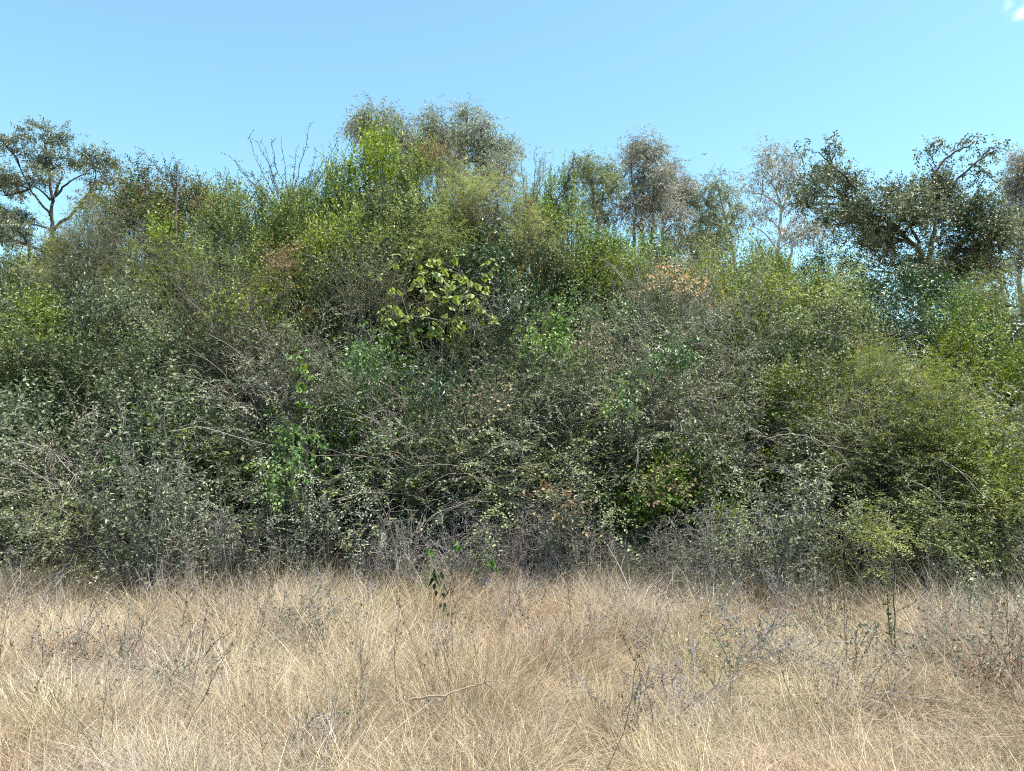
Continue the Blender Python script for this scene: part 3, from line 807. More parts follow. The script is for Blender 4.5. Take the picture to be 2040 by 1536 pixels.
# shady broad tree
make_tree('shady_tree', "broad dark shady tree with bare arching boughs above its crown", 21.5, 1845,
  [(1645, 345, 34, 20), (1622, 372, 24, 20), (1680, 362, 30, 16), (1610, 395, 26, 18), (1700, 372, 22, 12), (1640, 430, 36, 16, .7),
   (1690, 420, 40, 22), (1740, 410, 46, 26), (1800, 395, 52, 28), (1845, 370, 40, 26), (1878, 362, 30, 24), (1880, 410, 48, 34), (1820, 430, 60, 28), (1750, 445, 55, 28),
   (1930, 420, 40, 36), (1970, 420, 40, 40), (1950, 470, 50, 40), (1990, 480, 36, 44), (1930, 520, 50, 36), (1985, 540, 40, 34), (1720, 470, 40, 22, .7),
   (1780, 475, 46, 24, .7), (1770, 510, 40, 30, .45), (1730, 520, 26, 30, .4), (1810, 520, 36, 28, .4), (1870, 470, 36, 24, .6), (1900, 560, 46, 28, .8), (1740, 560, 40, 20, .5), (1840, 525, 46, 30, .7), (1885, 530, 36, 34, .8), (1795, 560, 40, 26, .6)],
  [[(1848, 600), (1842, 540), (1830, 490), (1800, 430)], [(1842, 540), (1862, 460), (1890, 390)], [(1835, 500), (1780, 450), (1700, 410)], [(1846, 560), (1900, 500), (1960, 440)]],
  'broad', 'shade_leaf', 'dark_bark', 3.0, 1.1, .8,
  [([(1708, 382), (1680, 350), (1655, 325), (1652, 292)], .035), ([(1655, 322), (1668, 288)], .02), ([(1655, 325), (1630, 305), (1600, 300)], .02), ([(1652, 308), (1640, 300)], .015),
   ([(1890, 385), (1915, 350), (1955, 315), (1985, 300)], .04), ([(1955, 315), (1968, 295), (1990, 298)], .02), ([(1855, 350), (1890, 310), (1925, 292), (1945, 282)], .035), ([(1890, 310), (1870, 290)], .015),
   ([(1900, 300), (1905, 285)], .015), ([(1915, 350), (1950, 345)], .015), ([(1860, 345), (1845, 310)], .015), ([(1930, 335), (1960, 355)], .015), ([(1955, 318), (1950, 335)], .012), ([(1880, 320), (1905, 325)], .015), ([(1865, 335), (1850, 300), (1860, 285)], .015)])
make_tree('round_tree', "dark green low tree deep behind the gum stand", 36, 1390,
  [(1390, 480, 40, 18), (1430, 490, 40, 16), (1350, 488, 40, 16)], [[(1390, 540), (1392, 490)]], 'broad', 'shade_leaf', 'dark_bark', 2, .8)

# ------------------------------------------------------------------ spiky bare shrub on the skyline
def fan_shrub(name, label, Y, px, row, tips, leafm, stemm, n_extra=10, leaf=(.03, .02)):
    base = np.array([at(px, row, Y)[0], Y, 0])
    root = thing(name, label, "shrub", base)
    st, fo = Geo(), Geo()
    foot = np.array([[0, 0, -.05]])
    fork = at(px, row, Y)[None] - base
    tubes(st, bez(foot, fork * .5 + np.array([.1, 0, 0]), fork, 6), .03, .018, 5)
    T = np.array([at(a, b, Y + rng.normal() * .5) - base for a, b in tips])
    if n_extra:
        ex = T[rng.integers(0, len(T), n_extra)] * np.array([1, 1, 1]) * 1.0
        ex = fork + (ex - fork) * rng.uniform(.45, .8, (n_extra, 1)) + rng.normal(size=(n_extra, 3)) * .25
        T = np.vstack([T, ex])
    n = len(T)
    O = np.repeat(fork, n, 0)
    mid = O + (T - O) * np.array([.62, .62, .42]) + rng.normal(size=T.shape) * .08
    P = bez(O, mid, T, 9)
    P[:, 1:-1] += rng.normal(size=P[:, 1:-1].shape) * .018
    tubes(st, P, .011, .003, 4)
    leaves_on(fo, P, 34, .25, leaf[0], leaf[1], .9, 0, .3, 'diamond', False, rng.random(n))
    X, Tn = sample(P, 9, .25)
    S = grow(X.reshape(-1, 3), Tn.reshape(-1, 3) + rng.normal(size=(n * 9, 3)) * .7, .16, 3, 0, .2)
    tubes(st, S, .003, .0015, 3)
    leaves_on(fo, S, 6, .2, leaf[0], leaf[1], .9, 0, .3, 'diamond', False, rng.random(len(S)))
    st.build("stems", M[stemm], root, stuff=True)
    fo.build("foliage", M[leafm], root, stuff=True)
    return root
fan_shrub('spiky_shrub', "nearly bare spiky shrub fanning long dark twigs against the sky", 15.0, 575, 430,
  [(614, 258), (672, 280), (455, 310), (497, 272), (512, 280), (540, 285), (560, 290), (640, 330), (665, 325), (478, 330), (500, 345), (590, 300), (630, 300), (465, 365), (650, 350), (530, 300)],
  'dark_leaf', 'brown_twig', 16)
fan_shrub('slender_sapling', "slender sapling with thin feather like leaves poking into the sky beside the central gums", 14.8, 1055, 420,
  [(1040, 310), (1065, 300), (1080, 318), (1075, 335), (1050, 345), (1088, 305)], 'weed_leaf', 'twig', 4, (.06, .012))
fan_shrub('thin_shoot', "single thin dark shoot sticking up next to the narrow yellow green shrub", 15.0, 1108, 400, [(1144, 312), (1135, 335)], 'dark_leaf', 'brown_twig', 1, (.05, .025))
fan_shrub('thin_shoot', "wispy pale shoot rising from the rusty tipped shrub on the skyline", 16.0, 352, 380, [(350, 322), (362, 330), (342, 338)], 'twig_leaf', 'twig', 2, (.05, .015))

# ------------------------------------------------------------------ broad leaved shrub: each leaf an object
def heart_leaf_mesh(i, L, mat):
    g = Geo()
    prof = np.array([(0, .0), (.06, .30), (.25, .46), (.5, .42), (.75, .24), (1.0, .0)])
    left = [(p, -w) for p, w in prof[1:-1]]
    right = [(p, w) for p, w in prof[1:-1]]
    mid = [(0, 0), (.25, 0), (.5, 0), (.75, 0), (1, 0)]
    pts = mid + right + left
    V = []
    for a, b in pts:
        z = -.25 * a * a + .22 * abs(b) + rng.normal() * .02
        V.append((b * L * (1 + .1 * rng.normal() * .3), a * L, z * L))
    f3, f4 = [], []
    for off in (5, 9):
        f4 += [[0, off, off + 1, 1], [1, off + 1, off + 2, 2], [2, off + 2, off + 3, 3]]
        f3 += [[3, off + 3, 4]]
    if True:
        f4 = np.array(f4); f3 = np.array(f3)
    g.add(np.array(V), [f4, f3], np.full(len(V), rng.random()))
    return g.mesh("leaf", mat)

def leaf_plant(name, label, cat, Y, px, stem_pix, clusters, nper, size, mat, stemm, hang=1.0, spread=.09):
    base = np.array([at(px, 900, Y)[0], Y, 0])
    root = thing(name, label, cat, base)
    st = Geo()
    C = np.array([at(a, b, Y + rng.normal() * .3) - base for a, b in clusters])
    hub = np.array([at(a, b, Y + .3) - base for a, b in stem_pix])
    foot = np.repeat(np.array([[0, .2, -.05]]), len(hub), 0)
    tubes(st, bez(foot, hub * np.array([.3, 1, .7]), hub, 8), .013, .008, 5)
    k = np.argmin(np.linalg.norm(C[:, None] - hub[None], axis=2) + .8 * np.maximum(0, hub[None, :, 2] - C[:, None, 2]), axis=1)
    a = hub[k]
    tubes(st, bez(a, (a + C) / 2 + np.array([0, .05, .05]) + rng.normal(size=C.shape) * .06, C, 7), .006, .003, 4)
    meshes = [heart_leaf_mesh(i, 1.0, mat) for i in range(5)]
    for c in C:
        n = max(2, int(rng.normal(nper, .8)))
        a0 = rng.random() * 6.28
        for j in range(n):
            th = a0 + j * 2.4
            d = Vector((math.cos(th) * .5, math.sin(th) * .5 - .15, -hang * rng.uniform(.4, 1.1))).normalized()
            side = Vector((-math.sin(th), math.cos(th), rng.normal() * .3)).normalized()
            nn = side.cross(d).normalized()
            side = d.cross(nn)
            o = bpy.data.objects.new("leaf", meshes[int(rng.integers(0, 5))])
            COL.objects.link(o)
            from mathutils import Matrix
            s = size * rng.uniform(.65, 1.15)
            mtx = Matrix((( side.x * s, d.x * s, nn.x * s, c[0] + d.x * .03 + rng.normal() * spread * .5),
                          ( side.y * s, d.y * s, nn.y * s, c[1] + d.y * .03 + rng.normal() * spread * .5),
                          ( side.z * s, d.z * s, nn.z * s, c[2] + rng.normal() * spread * .5), (0, 0, 0, 1)))
            o.parent = root
            o.matrix_local = mtx
    st.build("stems", M[stemm], root, stuff=True)
    return root

leaf_plant('broad_leaved_shrub', "shrub with large pale green hanging leaves in the middle of the thicket", "shrub", 10.2, 880,
  [(850, 610), (910, 600), (880, 640), (800, 590), (935, 560)],
  [(780, 512), (826, 505), (868, 518), (905, 512), (885, 540), (908, 545), (930, 552), (938, 565), (975, 528), (970, 552), (968, 580), (895, 568), (872, 545), (848, 540), (826, 562), (842, 562),
   (778, 585), (786, 612), (765, 628), (782, 630), (806, 628), (845, 620), (830, 655), (862, 650), (868, 668), (884, 642), (912, 632), (914, 652), (946, 588), (952, 602), (966, 622), (982, 635), (752, 545), (860, 585), (900, 590), (925, 600)],
  7, .105, M['broad_leaf'], 'twig')
leaf_plant('creeper', "creeper with hanging round green leaves down the dark front face", "climber", 9.5, 600,
  [(605, 690), (615, 740), (595, 720)],
  [(602, 712), (612, 728), (598, 735), (606, 750), (592, 745), (600, 770), (612, 780), (598, 795), (612, 800), (590, 705), (615, 700), (605, 690), (540, 800), (548, 805), (620, 760), (588, 770), (595, 815)],
  4, .085, M['vine_leaf'], 'brown_twig', 1.2)
for (px, row, Y, lab) in [(300, 835, 9.0, "yellow green leafy sprig, tallest of those low on the parasol tree side"),
                          (352, 888, 8.9, "round bright sprig of shiny yellow green leaves among grey weeds"),
                          (432, 885, 8.9, "fresh green sprig behind a long grey arching twig"),
                          (490, 1050, 8.3, "small yellow green sprig just above the grass near the black hollow"),
                          (190, 945, 8.6, "small yellow sprig among grey weeds on the parasol tree side"),
                          (812, 970, 8.6, "small light green sprig among the shaded weeds"),
                          (650, 970, 8.7, "small yellowish sprig of round leaves in the shade")]:
    leaf_plant('leafy_sprig', lab, "plant", Y, px, [(px, row + 30)], [(px + int(rng.normal() * 12), row + int(rng.normal() * 16)) for _ in range(7)], 4, .075, M['bright_leaf'], 'twig', .1, .06)

# ------------------------------------------------------------------ climbers and small leafy plants rooted inside the thicket
def climber(kind, px, row, Y, rx, rz, label, matn=None, n=None, keep=1.0, L=None, cat="climber", name="climber"):
    c0 = at(px, row, Y)
    base = np.array([c0[0], Y + .5, 0])
    root = thing(name, label, cat, base)
    sc = Y / F
    a, b = rx * sc, rz * sc
    st, fo = Geo(), Geo()
    n = n or max(4, int(a * b * (26 if kind == 'bright' else 45)) + 3)
    c = c0 - base + rng.normal(size=(n, 3)) * np.array([a, min(a, .25), b]) * .55
    foot = np.repeat(np.array([[0, 0, -.05]]), n, 0)
    mid = c * np.array([.25, .2, .7]) + np.array([0, .25, 0])
    tubes(st, bez(foot, mid, c, 8), .006, .003, 4)
    if kind == 'feather':
        O = np.repeat(c, 8, 0) + rng.normal(size=(n * 8, 3)) * .1
        P = grow(O, rng.normal(size=O.shape) * .6 + np.array([0, -.4, .4]), .4, 4, .35, .25)
        tubes(st, P[::2, ::2], .003, .0015, 3)
        fronds_on(fo, P, 6, .2, .19, .014, 13, .036, .9, .6, np.repeat(rng.random(n), 8))
        mt = matn or 'olive_leaf'
    else:
        K = KINDS[kind]
        ns = 10
        O = np.repeat(c, ns, 0) + rng.normal(size=(n * ns, 3)) * .08
        P = grow(O, rng.normal(size=O.shape) * .55 + np.array([0, -.5, K['up'] * .7]), rng.uniform(.2, .5, len(O)), 5, K['droop'], K['wig'])
        tubes(st, P[::2, ::2], .003, .0014, 3)
        q = (L or K['L'] * .8)
        leaves_on(fo, P, 11, .12, q, q * K['W'] / K['L'], K['ang'], K['hang'], K['flat'], K['sh'], False, np.repeat(rng.random(n), ns), .25, keep)
        mt = matn or K['mat']
    st.build("stems", M['twig'], root, stuff=True)
    fo.build("foliage", M[mt], root, stuff=True)
for q in [
  ('vine', 1110, 650, 10.2, 55, 60, "fresh green climber hanging below the glossy dark shrub"),
  ('vine', 730, 700, 9.2, 35, 28, "small fresh green climber in the dark front below the pinkish weathered shrub"),
  ('vine', 1235, 785, 9.0, 30, 22, "bit of green climber among grey leaves below the brownish twigs"),
  ('vine', 1335, 712, 9.5, 34, 16, "flat spray of green climber on the brushy slope"),
  ('vine', 590, 870, 8.9, 25, 40, "green climber strand hanging below the round leaved creeper"),
  ('vine', 560, 940, 8.8, 35, 25, "green leafy arching spray beside the black hollow"),
  ('bright', 720, 480, 11.8, 45, 45, "yellow green leafy climber on the slope under the tall bright crown"),
  ('bright', 850, 420, 12.6, 40, 30, "yellow green climber just beneath the feathery crown"),
  ('bright', 320, 470, 11.9, 28, 18, "small yellow green climber on the thorny tangle"),
  ('bright', 405, 520, 11.6, 16, 26, "narrow yellowish climber beside the thorny tangle"),
  ('bright', 60, 650, 10.4, 45, 35, "mottled yellow green climber at the edge under the parasol tree"),
  ('bright', 1660, 600, 11.8, 50, 40, "yellow green climber spilling forward below the long shoots"),
  ('bright', 1560, 590, 12.0, 40, 40, "light green climber on the slope below the white stemmed gum"),
  ('bright', 1990, 700, 10.4, 40, 30, "yellow flowered climber under the dark leafy shrub near the edge"),
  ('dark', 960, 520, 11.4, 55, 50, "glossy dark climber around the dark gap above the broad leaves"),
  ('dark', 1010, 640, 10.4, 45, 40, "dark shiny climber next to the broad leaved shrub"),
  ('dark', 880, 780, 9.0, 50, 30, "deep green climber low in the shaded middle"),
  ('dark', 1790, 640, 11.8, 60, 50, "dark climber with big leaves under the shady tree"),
  ('mid', 1210, 640, 10.4, 50, 40, "mid green climber under the brownish thorny shrub"),
  ('mid', 480, 620, 10.4, 60, 40, "mid green climber on the front slope below the brushy grey shrub"),
  ('mid', 280, 700, 9.8, 50, 45, "mid green climber between the small leaved shrubs of the parasol tree side"),
  ('mid', 1640, 760, 9.6, 50, 50, "mid green climber where bluish shrub meets olive shrub"),
  ('mid', 1930, 640, 11.0, 60, 40, "mid green climber on the olive bushy shrub"),
  ('feather', 890, 500, 11.5, 60, 40, "small olive feathery plant above the broad leaves"),
  ('feather', 930, 400, 12.6, 70, 40, "olive feathery climber across the crown below the central gums"),
  ('feather', 1050, 450, 12.6, 60, 40, "olive feathery climber below the bent gum branch"),
  ('feather', 1840, 830, 8.9, 60, 50, "bright olive feathery plant midway up the front near the edge"),
  ('feather', 1700, 1080, 8.0, 40, 25, "low dark olive feathery plant at the grass beside the slender sapling"),
  ('feather', 1880, 1110, 8.0, 60, 30, "low olive feathery plant at the grass past the slender sapling"),
  ('feather', 140, 1070, 8.4, 60, 25, "low dull feathery plant at the grass on the parasol tree side"),
]:
    climber(*q)
for px, row, Y, rx, rz, mt, lab in [
  (1190, 690, 9.5, 40, 30, 'dry_leaf', "brown and yellow withered climber in the front above the grey leaves"),
  (960, 800, 8.9, 25, 30, 'dry_leaf', "yellowing withered climber in the centre of the front"),
  (1310, 960, 8.5, 45, 22, 'dry_leaf', "yellowing flat spray at the foot of the small leaved shrubs"),
  (860, 318, 13.2, 55, 14, 'rust_leaf', "rusty seed heads along the top of the feathery crown"),
  (990, 410, 12.4, 35, 22, 'rust_leaf', "orange brown seed heads on the feathery shrub below the bent gum branch"),
  (1340, 560, 11.4, 70, 12, 'gold_leaf', "golden dry bloom spray along the thorny shrub's top"),
  (560, 520, 11.5, 28, 14, 'rust_leaf', "pinkish dry seed heads in mid slope below the yellow upright shoots"),
  (1130, 1000, 8.2, 45, 25, 'dry_leaf', "cluster of pale brown dried leaves at the brown weeds"),
]:
    climber('mid', px, row, Y, rx, rz, lab, mt, None, .55, .05, "plant", "withered_plant")
climber('dark', 1375, 875, 8.8, 45, 40, "grey plant with larger pale leaves in the front beside the yellowing spray", 'grey_leaf', None, .7, .062, "plant", "pale_leaved_plant")

# ------------------------------------------------------------------ weeds along the thicket's foot
def weed_geo(H, leafy, n_st, kind):
    st, fo = Geo(), Geo()
    O = np.stack([rng.normal(size=n_st) * .10, rng.normal(size=n_st) * .10, np.full(n_st, -.03)], 1)
    P = grow(O, np.array([0, 0, 1.]) + rng.normal(size=(n_st, 3)) * .16, H * rng.uniform(.6, 1, n_st), 7, 0, .14)
    tubes(st, P, .0065 if leafy else .0042, .003 if leafy else .002, 4)
    X, T = sample(P, 9, .3)
    S = grow(X.reshape(-1, 3), T.reshape(-1, 3) * .8 + rng.normal(size=(n_st * 9, 3)) * .55, rng.uniform(.12, .38, n_st * 9), 4, .25, .3)
    tubes(st, S, .0032 if leafy else .0024, .0013, 3)
    if leafy:
        leaves_on(fo, P, 26, .2, .05, .0155, .9, .55, .2, 'diamond', False, rng.random(n_st))
        leaves_on(fo, S, 11, .1, .04, .0135, .9, .6, .2, 'diamond', False, np.repeat(rng.random(n_st), 9), .25, leafy)
    else:
        S2 = grow(sample(S, 3, .4)[0].reshape(-1, 3), rng.normal(size=(len(S) * 3, 3)) + np.array([0, 0, .3]), .14, 3, 0, .4)
        tubes(st, S2, .0016, .001, 3)
        leaves_on(fo, S, 2, .6, .04, .018, .9, .6, .2, 'diamond', False, rng.random(len(S)), .25, .5)
    return st, fo

WEED = []
for i in range(5):
    st, fo = weed_geo(1.35, 1.0, 6, 0)
    WEED.append(('tall_weed', st.mesh("stems", M['twig']), fo.mesh("foliage", M['weed_leaf'])))
DRYW = []
for i in range(4):
    st, fo = weed_geo(1.15, 0, 6, 0)
    DRYW.append(('dry_weed', st.mesh("stems", M['purple_twig' if i % 2 else 'pale_twig']), fo.mesh("withered_leaves", M['dry_leaf'])))

def put_weed(p, x, y, h, label, group, cat="weed"):
    r = thing(p[0], label, cat, (x, y, float(ground_h(x, y))), rng.random() * 6.28, group)
    r.scale = (h * rng.uniform(.9, 1.25), h * rng.uniform(.9, 1.25), h)
    for nm, me in (("stems", p[1]), ("foliage" if p[0] == 'tall_weed' else "withered_leaves", p[2])):
        o = bpy.data.objects.new(nm, me); COL.objects.link(o); o.parent = r; o["kind"] = "stuff"
    return r
def weed_zone(x):
    return ("beneath the parasol tree end of the thicket" if x < -3.6 else "by the yellow green sprigs" if x < -2.3 else "around the black hollow" if x < -1.1 else
            "behind the white stemmed sapling" if x < .8 else "under the yellowing flat spray" if x < 2.4 else "below the bluish shrub" if x < 3.6 else "at the feathery olive shrubs' feet")
def edge_y(x):
    return 8.05 + .25 * math.sin(x * .8 + 1) + .2 * math.sin(x * 2.1) + (.45 if -3.2 < x < -1.2 else 0) + max(0.0, min(1.1, (-x - 2.0) * .45))
for i in range(150):
    x = -8.0 + 16 * (i + rng.random()) / 150
    y = edge_y(x) + abs(rng.normal()) * .45 - (.35 if rng.random() < .2 else 0)
    if abs(x + 1.95 + .0) < .35 and rng.random() < .85 or abs(x + 3.2) < .3 and rng.random() < .6 or abs(x - .35) < .2 and rng.random() < .7:
        continue
    put_weed(WEED[int(rng.integers(0, 5))], x, y, rng.uniform(.75, 1.25) * (.75 if x > 3.2 else .85 if abs(x) < 1.2 else 1.0) * (.8 + .3 * math.sin(x * 2.9 + .5)) * (1.3 if x < -2.0 else 1.0), "grey green leafy weed with narrow drooping leaves, " + weed_zone(x), "leafy weeds " + weed_zone(x))
for i in range(150):
    x = -8.0 + 16 * (i + rng.random()) / 150
    y = edge_y(x) - .25 + abs(rng.normal()) * .5
    if abs(x + 1.95) < .3 and rng.random() < .7 or rng.random() > .55 + .4 * math.sin(x * 1.35 + .6) + .3 * math.sin(x * 3.7):
        continue
    put_weed(DRYW[int(rng.integers(0, 4))], x, y, rng.uniform(.55, 1.0), "dead grey weed with bare tangled twigs, " + weed_zone(x), "dead twiggy weeds " + weed_zone(x))

# ------------------------------------------------------------------ dry grass
def vnoise(x, y, s, seed):
    r = np.random.default_rng(seed)
    v = 0
    for i in range(6):
        a = r.random() * 6.28
        k = s * r.uniform(.6, 1.7)
        v = v + np.sin((x * math.cos(a) + y * math.sin(a)) * k + r.random() * 6.28)
    return v / 6 * 1.7

def make_grass():
    g = Geo()
    Yn, Yf = 2.3, 9.0
    def in_view(x, y):
        return np.abs(x) < y * .675 + 1.3
    # tussocks of very different size, with lower grass between
    n = 900
    cy = rng.uniform(Yn, Yf, n * 3); cx = rng.uniform(-8, 8, n * 3)
    k = in_view(cx, cy); cx, cy = cx[k][:n], cy[k][:n]
    n = len(cx)
    big = rng.random(n) ** 1.6
    hh = .28 + .34 * big + .12 * vnoise(cx, cy, 1.6, 3) + rng.normal(size=n) * .05
    hh = np.clip(hh, .2, .85)
    lean = np.stack([.25 * vnoise(cx, cy, 1.1, 5), .25 * vnoise(cx, cy, 1.1, 6)], 1) + rng.normal(size=(n, 2)) * .18
    rad = .06 + .15 * big
    nb = ((70 + 320 * big) * np.clip(1.3 - (cy - Yn) * .06, .6, 1.3)).astype(int)
    ti = np.repeat(np.arange(n), nb)
    m = len(ti)
    off = rng.normal(size=(m, 2)) * rad[ti][:, None] * .75
    root = np.stack([cx[ti] + off[:, 0], cy[ti] + off[:, 1]], 1)
    out_d = off / (rad[ti][:, None] + .02)
    tilt = out_d * .72 + lean[ti] * 1.2 + rng.normal(size=(m, 2)) * .38
    L = hh[ti] * rng.uniform(.5, 1.35, m) * np.clip(.68 + (cy[ti] - Yn) * .09, .68, 1.0)
    # lower tangle between the tussocks, and straws lying across
    for q, sp, l0, l1 in ((36000, .9, .12, .42), (30000, 1.8, .25, .8)):
        ly = Yn + (Yf - Yn) * rng.random(q * 2) ** 1.15; lx = rng.uniform(-8, 8, q * 2)
        k = in_view(lx, ly); lx, ly = lx[k][:q], ly[k][:q]; q = len(lx)
        root = np.vstack([root, np.stack([lx, ly], 1)])
        tilt = np.vstack([tilt, rng.normal(size=(q, 2)) * sp])
        L = np.concatenate([L, rng.uniform(l0, l1, q)])
        near = np.zeros(q, int)
        for c0 in range(0, q, 4000):
            d2 = (lx[c0:c0 + 4000, None] - cx) ** 2 + (ly[c0:c0 + 4000, None] - cy) ** 2
            near[c0:c0 + 4000] = d2.argmin(1)
        ti = np.concatenate([ti, near])
    m = len(L)
    z0 = ground_h(root[:, 0], root[:, 1])
    t2 = np.linalg.norm(tilt, axis=1, keepdims=True)
    d = nrm(np.concatenate([tilt, np.ones((m, 1))], 1))
    curve = rng.uniform(.1, 1.0, (m, 1)) * (.5 + t2)
    hd = nrm(tilt + rng.normal(size=(m, 2)) * .25)
    P0 = np.concatenate([root, z0[:, None] - .01], 1)
    P = [P0]
    for t in (.52, 1.0):
        p = P0 + d * (L * t)[:, None]
        bend = (L * t * t)[:, None] * curve
        p[:, :2] += hd * bend * .55
        p[:, 2:3] -= bend * .42
        p += rng.normal(size=p.shape) * (.05 * L * t)[:, None]
        p[:, 2] = np.maximum(p[:, 2], z0 + .02)
        P.append(p)
    # colour: palette mixed by patches
    x, y = root[:, 0], root[:, 1]
    pal = np.array([(.48, .362, .215), (.58, .485, .345), (.425, .275, .19), (.385, .325, .165), (.405, .35, .32), (.225, .148, .097)])
    a = np.stack([np.full(m, .8), .6 + .7 * vnoise(x, y, 1.3, 21), -.45 + 1.35 * vnoise(x, y, 1.7, 22), -.25 + .9 * vnoise(x, y, 1.5, 23), -.05 + .95 * vnoise(x, y, 1.6, 24), -.45 + .8 * vnoise(x, y, 2.4, 25)], 1)
    tus = rng.normal(size=(n, 6)) * .75
    a = np.clip(a + tus[ti] + rng.normal(size=a.shape) * .3, 0, None) ** 2.6 + 1e-4
    C = (a / a.sum(1, keepdims=True)) @ pal
    C *= rng.uniform(.5, 1.3, (m, 1))
    C = np.clip(C, .03, .8)
    # width
    W = rng.uniform(.0011, .0025, m) * np.where(rng.random(m) < .06, 1.6, 1) * (1 + np.maximum(0, y - 4) * .11)
    view = nrm(P0 - np.array([0, 0, CAM_Z]))
    az = rng.random(m) * 6.28
    S = np.stack([np.cos(az), np.sin(az), np.zeros(m)], 1)
    V = []
    for i, wf in ((0, .9), (1, .9)):
        V += [P[i] - S * (W * wf)[:, None] * .5, P[i] + S * (W * wf)[:, None] * .5]
    V.append(P[2])
    V = np.stack(V, 1)
    b = np.arange(m)[:, None] * 5
    g.add(V, [b + [0, 1, 3, 2], b + [2, 3, 4]], np.repeat(C, 5, axis=0))
    print("grass blades", m)
    o = g.build("dry_grass", M['grass'])
    o["kind"] = "stuff"
    o["label"] = "dry straw coloured grass covering the ground before the thicket"
make_grass()

# ------------------------------------------------------------------ plants standing in the grass
def stalk_mesh(h, dark, kind):
    st = Geo()
    P = grow(np.array([[0, 0, -.02]]), np.array([[rng.normal() * .22, rng.normal() * .22, 1.]]), h, 8, 0, .2)
    tubes(st, P, .0032, .0014, 4)
    X, T = sample(P, 8, .45)
    S = grow(X.reshape(-1, 3), T.reshape(-1, 3) + rng.normal(size=(8, 3)) * .5, rng.uniform(.04, .14, 8), 3, 0, .2)
    tubes(st, S, .0022, .0012, 3)
    hd = Geo()
    E = np.vstack([S[:, -1], P[:, -1]])
    n = len(E) * 5
    O = np.repeat(E, 5, 0)
    blades(hd, O, nrm(rng.normal(size=(n, 3)) + np.array([0, 0, .2])), nrm(rng.normal(size=(n, 3))), np.full(n, .017), np.full(n, .009), 'diamond', rng.random(n))
    return st.mesh("stalk", M['stalk_wood']), hd.mesh("seed_heads", M['stalk_head'])
def stalk_zone(x, y):
    side = "toward the parasol tree side" if x < -.25 * y else "toward the slender sapling's side" if x > .25 * y else "in the middle"
    return ("in the near grass " if y < 5 else "in the far grass ") + side
STK = [stalk_mesh(.85, i % 2 == 0, i) for i in range(6)]
for i in range(110):
    y = rng.uniform(3.6, 7.9)
    x = rng.uniform(-.68, .68) * y
    a = STK[i % 6]
    r = thing("dry_stalk", "thin dark dry stalk with seed heads, " + stalk_zone(x, y), "weed", (x, y, float(ground_h(x, y))), rng.random() * 6.28, "dry stalks " + stalk_zone(x, y))
    s = rng.uniform(.5, .95)
    r.scale = (s, s, s)
    for nm, me in (("stalk", a[0]), ("seed_heads", a[1])):
        o = bpy.data.objects.new(nm, me); COL.objects.link(o); o.parent = r
        if nm == "seed_heads":
            o["kind"] = "stuff"

def ground_pt(px, row, z=0.0):
    """Ground point under photo pixel."""
    u, v = (px - 1020) / F, (768 - row) / F
    dy = math.cos(PITCH) - v * math.sin(PITCH)
    dz = math.sin(PITCH) + v * math.cos(PITCH)
    s = (z - CAM_Z) / dz
    return np.array([u * s, dy * s, z])

def stick(st, pts, r0, r1):
    pts = np.array(pts)
    t = np.linspace(0, len(pts) - 1, len(pts) * 5)
    i = np.minimum(t.astype(int), len(pts) - 2); f = (t - i)[:, None]
    pp = pts[i] * (1 - f) + pts[i + 1] * f + rng.normal(size=(len(t), 3)) * .003
    tubes(st, pp, r0, r1, 6)
    return pp

# white stemmed forked sapling with drooping leaves
def white_sapling():
    Y = 6.6
    base = np.array([at(914, 1270, Y)[0], Y, 0])
    L = lambda a, b, dy=0: at(a, b, Y + dy) - base
    root = thing("sapling", "white stemmed forked sapling with drooping green leaves at the grass edge", "sapling", base)
    st = Geo()
    stick(st, [np.array([0.02, 0, -.03]), L(912, 1265), L(906, 1208), L(900, 1165), L(892, 1140), L(883, 1115)], .008, .005)
    st.build("stem", M['straw_wood'], root)
    for pts in ([L(883, 1115), L(900, 1092)], [L(883, 1115), L(876, 1100), L(862, 1094)], [L(907, 1206), L(925, 1178), L(955, 1152), L(972, 1146)], [L(900, 1165), L(886, 1150), L(870, 1140)]):
        b = Geo(); stick(b, pts, .0055, .003); b.build("branch", M['straw_wood'], root)
    me = [heart_leaf_mesh(i, 1, M['vine_leaf']) for i in range(3)]
    dk = [heart_leaf_mesh(i, 1, M['dark_leaf']) for i in range(2)]
    gy = [heart_leaf_mesh(i, 1, M['purple_twig']) for i in range(1)]
    from mathutils import Matrix
    def lf(p, ms, s, n, down):
        for j in range(n):
            th = rng.random() * 6.28
            d = Vector((math.cos(th) * .6, math.sin(th) * .6, -down)).normalized()
            sd = Vector((-math.sin(th), math.cos(th), 0)); nn = sd.cross(d).normalized(); sd = d.cross(nn)
            q = p + rng.normal(size=3) * .02
            k = s * rng.uniform(.8, 1.2)
            o = bpy.data.objects.new("leaf", ms[int(rng.integers(0, len(ms)))]); COL.objects.link(o); o.parent = root
            o.matrix_local = Matrix(((sd.x * k * .55, d.x * k, nn.x * k, q[0]), (sd.y * k * .55, d.y * k, nn.y * k, q[1]), (sd.z * k * .55, d.z * k, nn.z * k, q[2]), (0, 0, 0, 1)))
    lf(L(858, 1092), me, .07, 5, .8); lf(L(912, 1082), me, .08, 3, .8); lf(L(975, 1120), me, .06, 6, 1.2); lf(L(982, 1130), me, .06, 4, 1.4)
    lf(L(868, 1142), dk, .085, 6, 2.5); lf(L(875, 1165), dk, .07, 4, 2.5); lf(L(895, 1170), dk, .07, 4, 2.5); lf(L(964, 1150), gy, .06, 5, 1.4)
    lf(L(882, 1205), dk, .07, 4, 2); lf(L(896, 1225), dk, .06, 3, 2)
white_sapling()

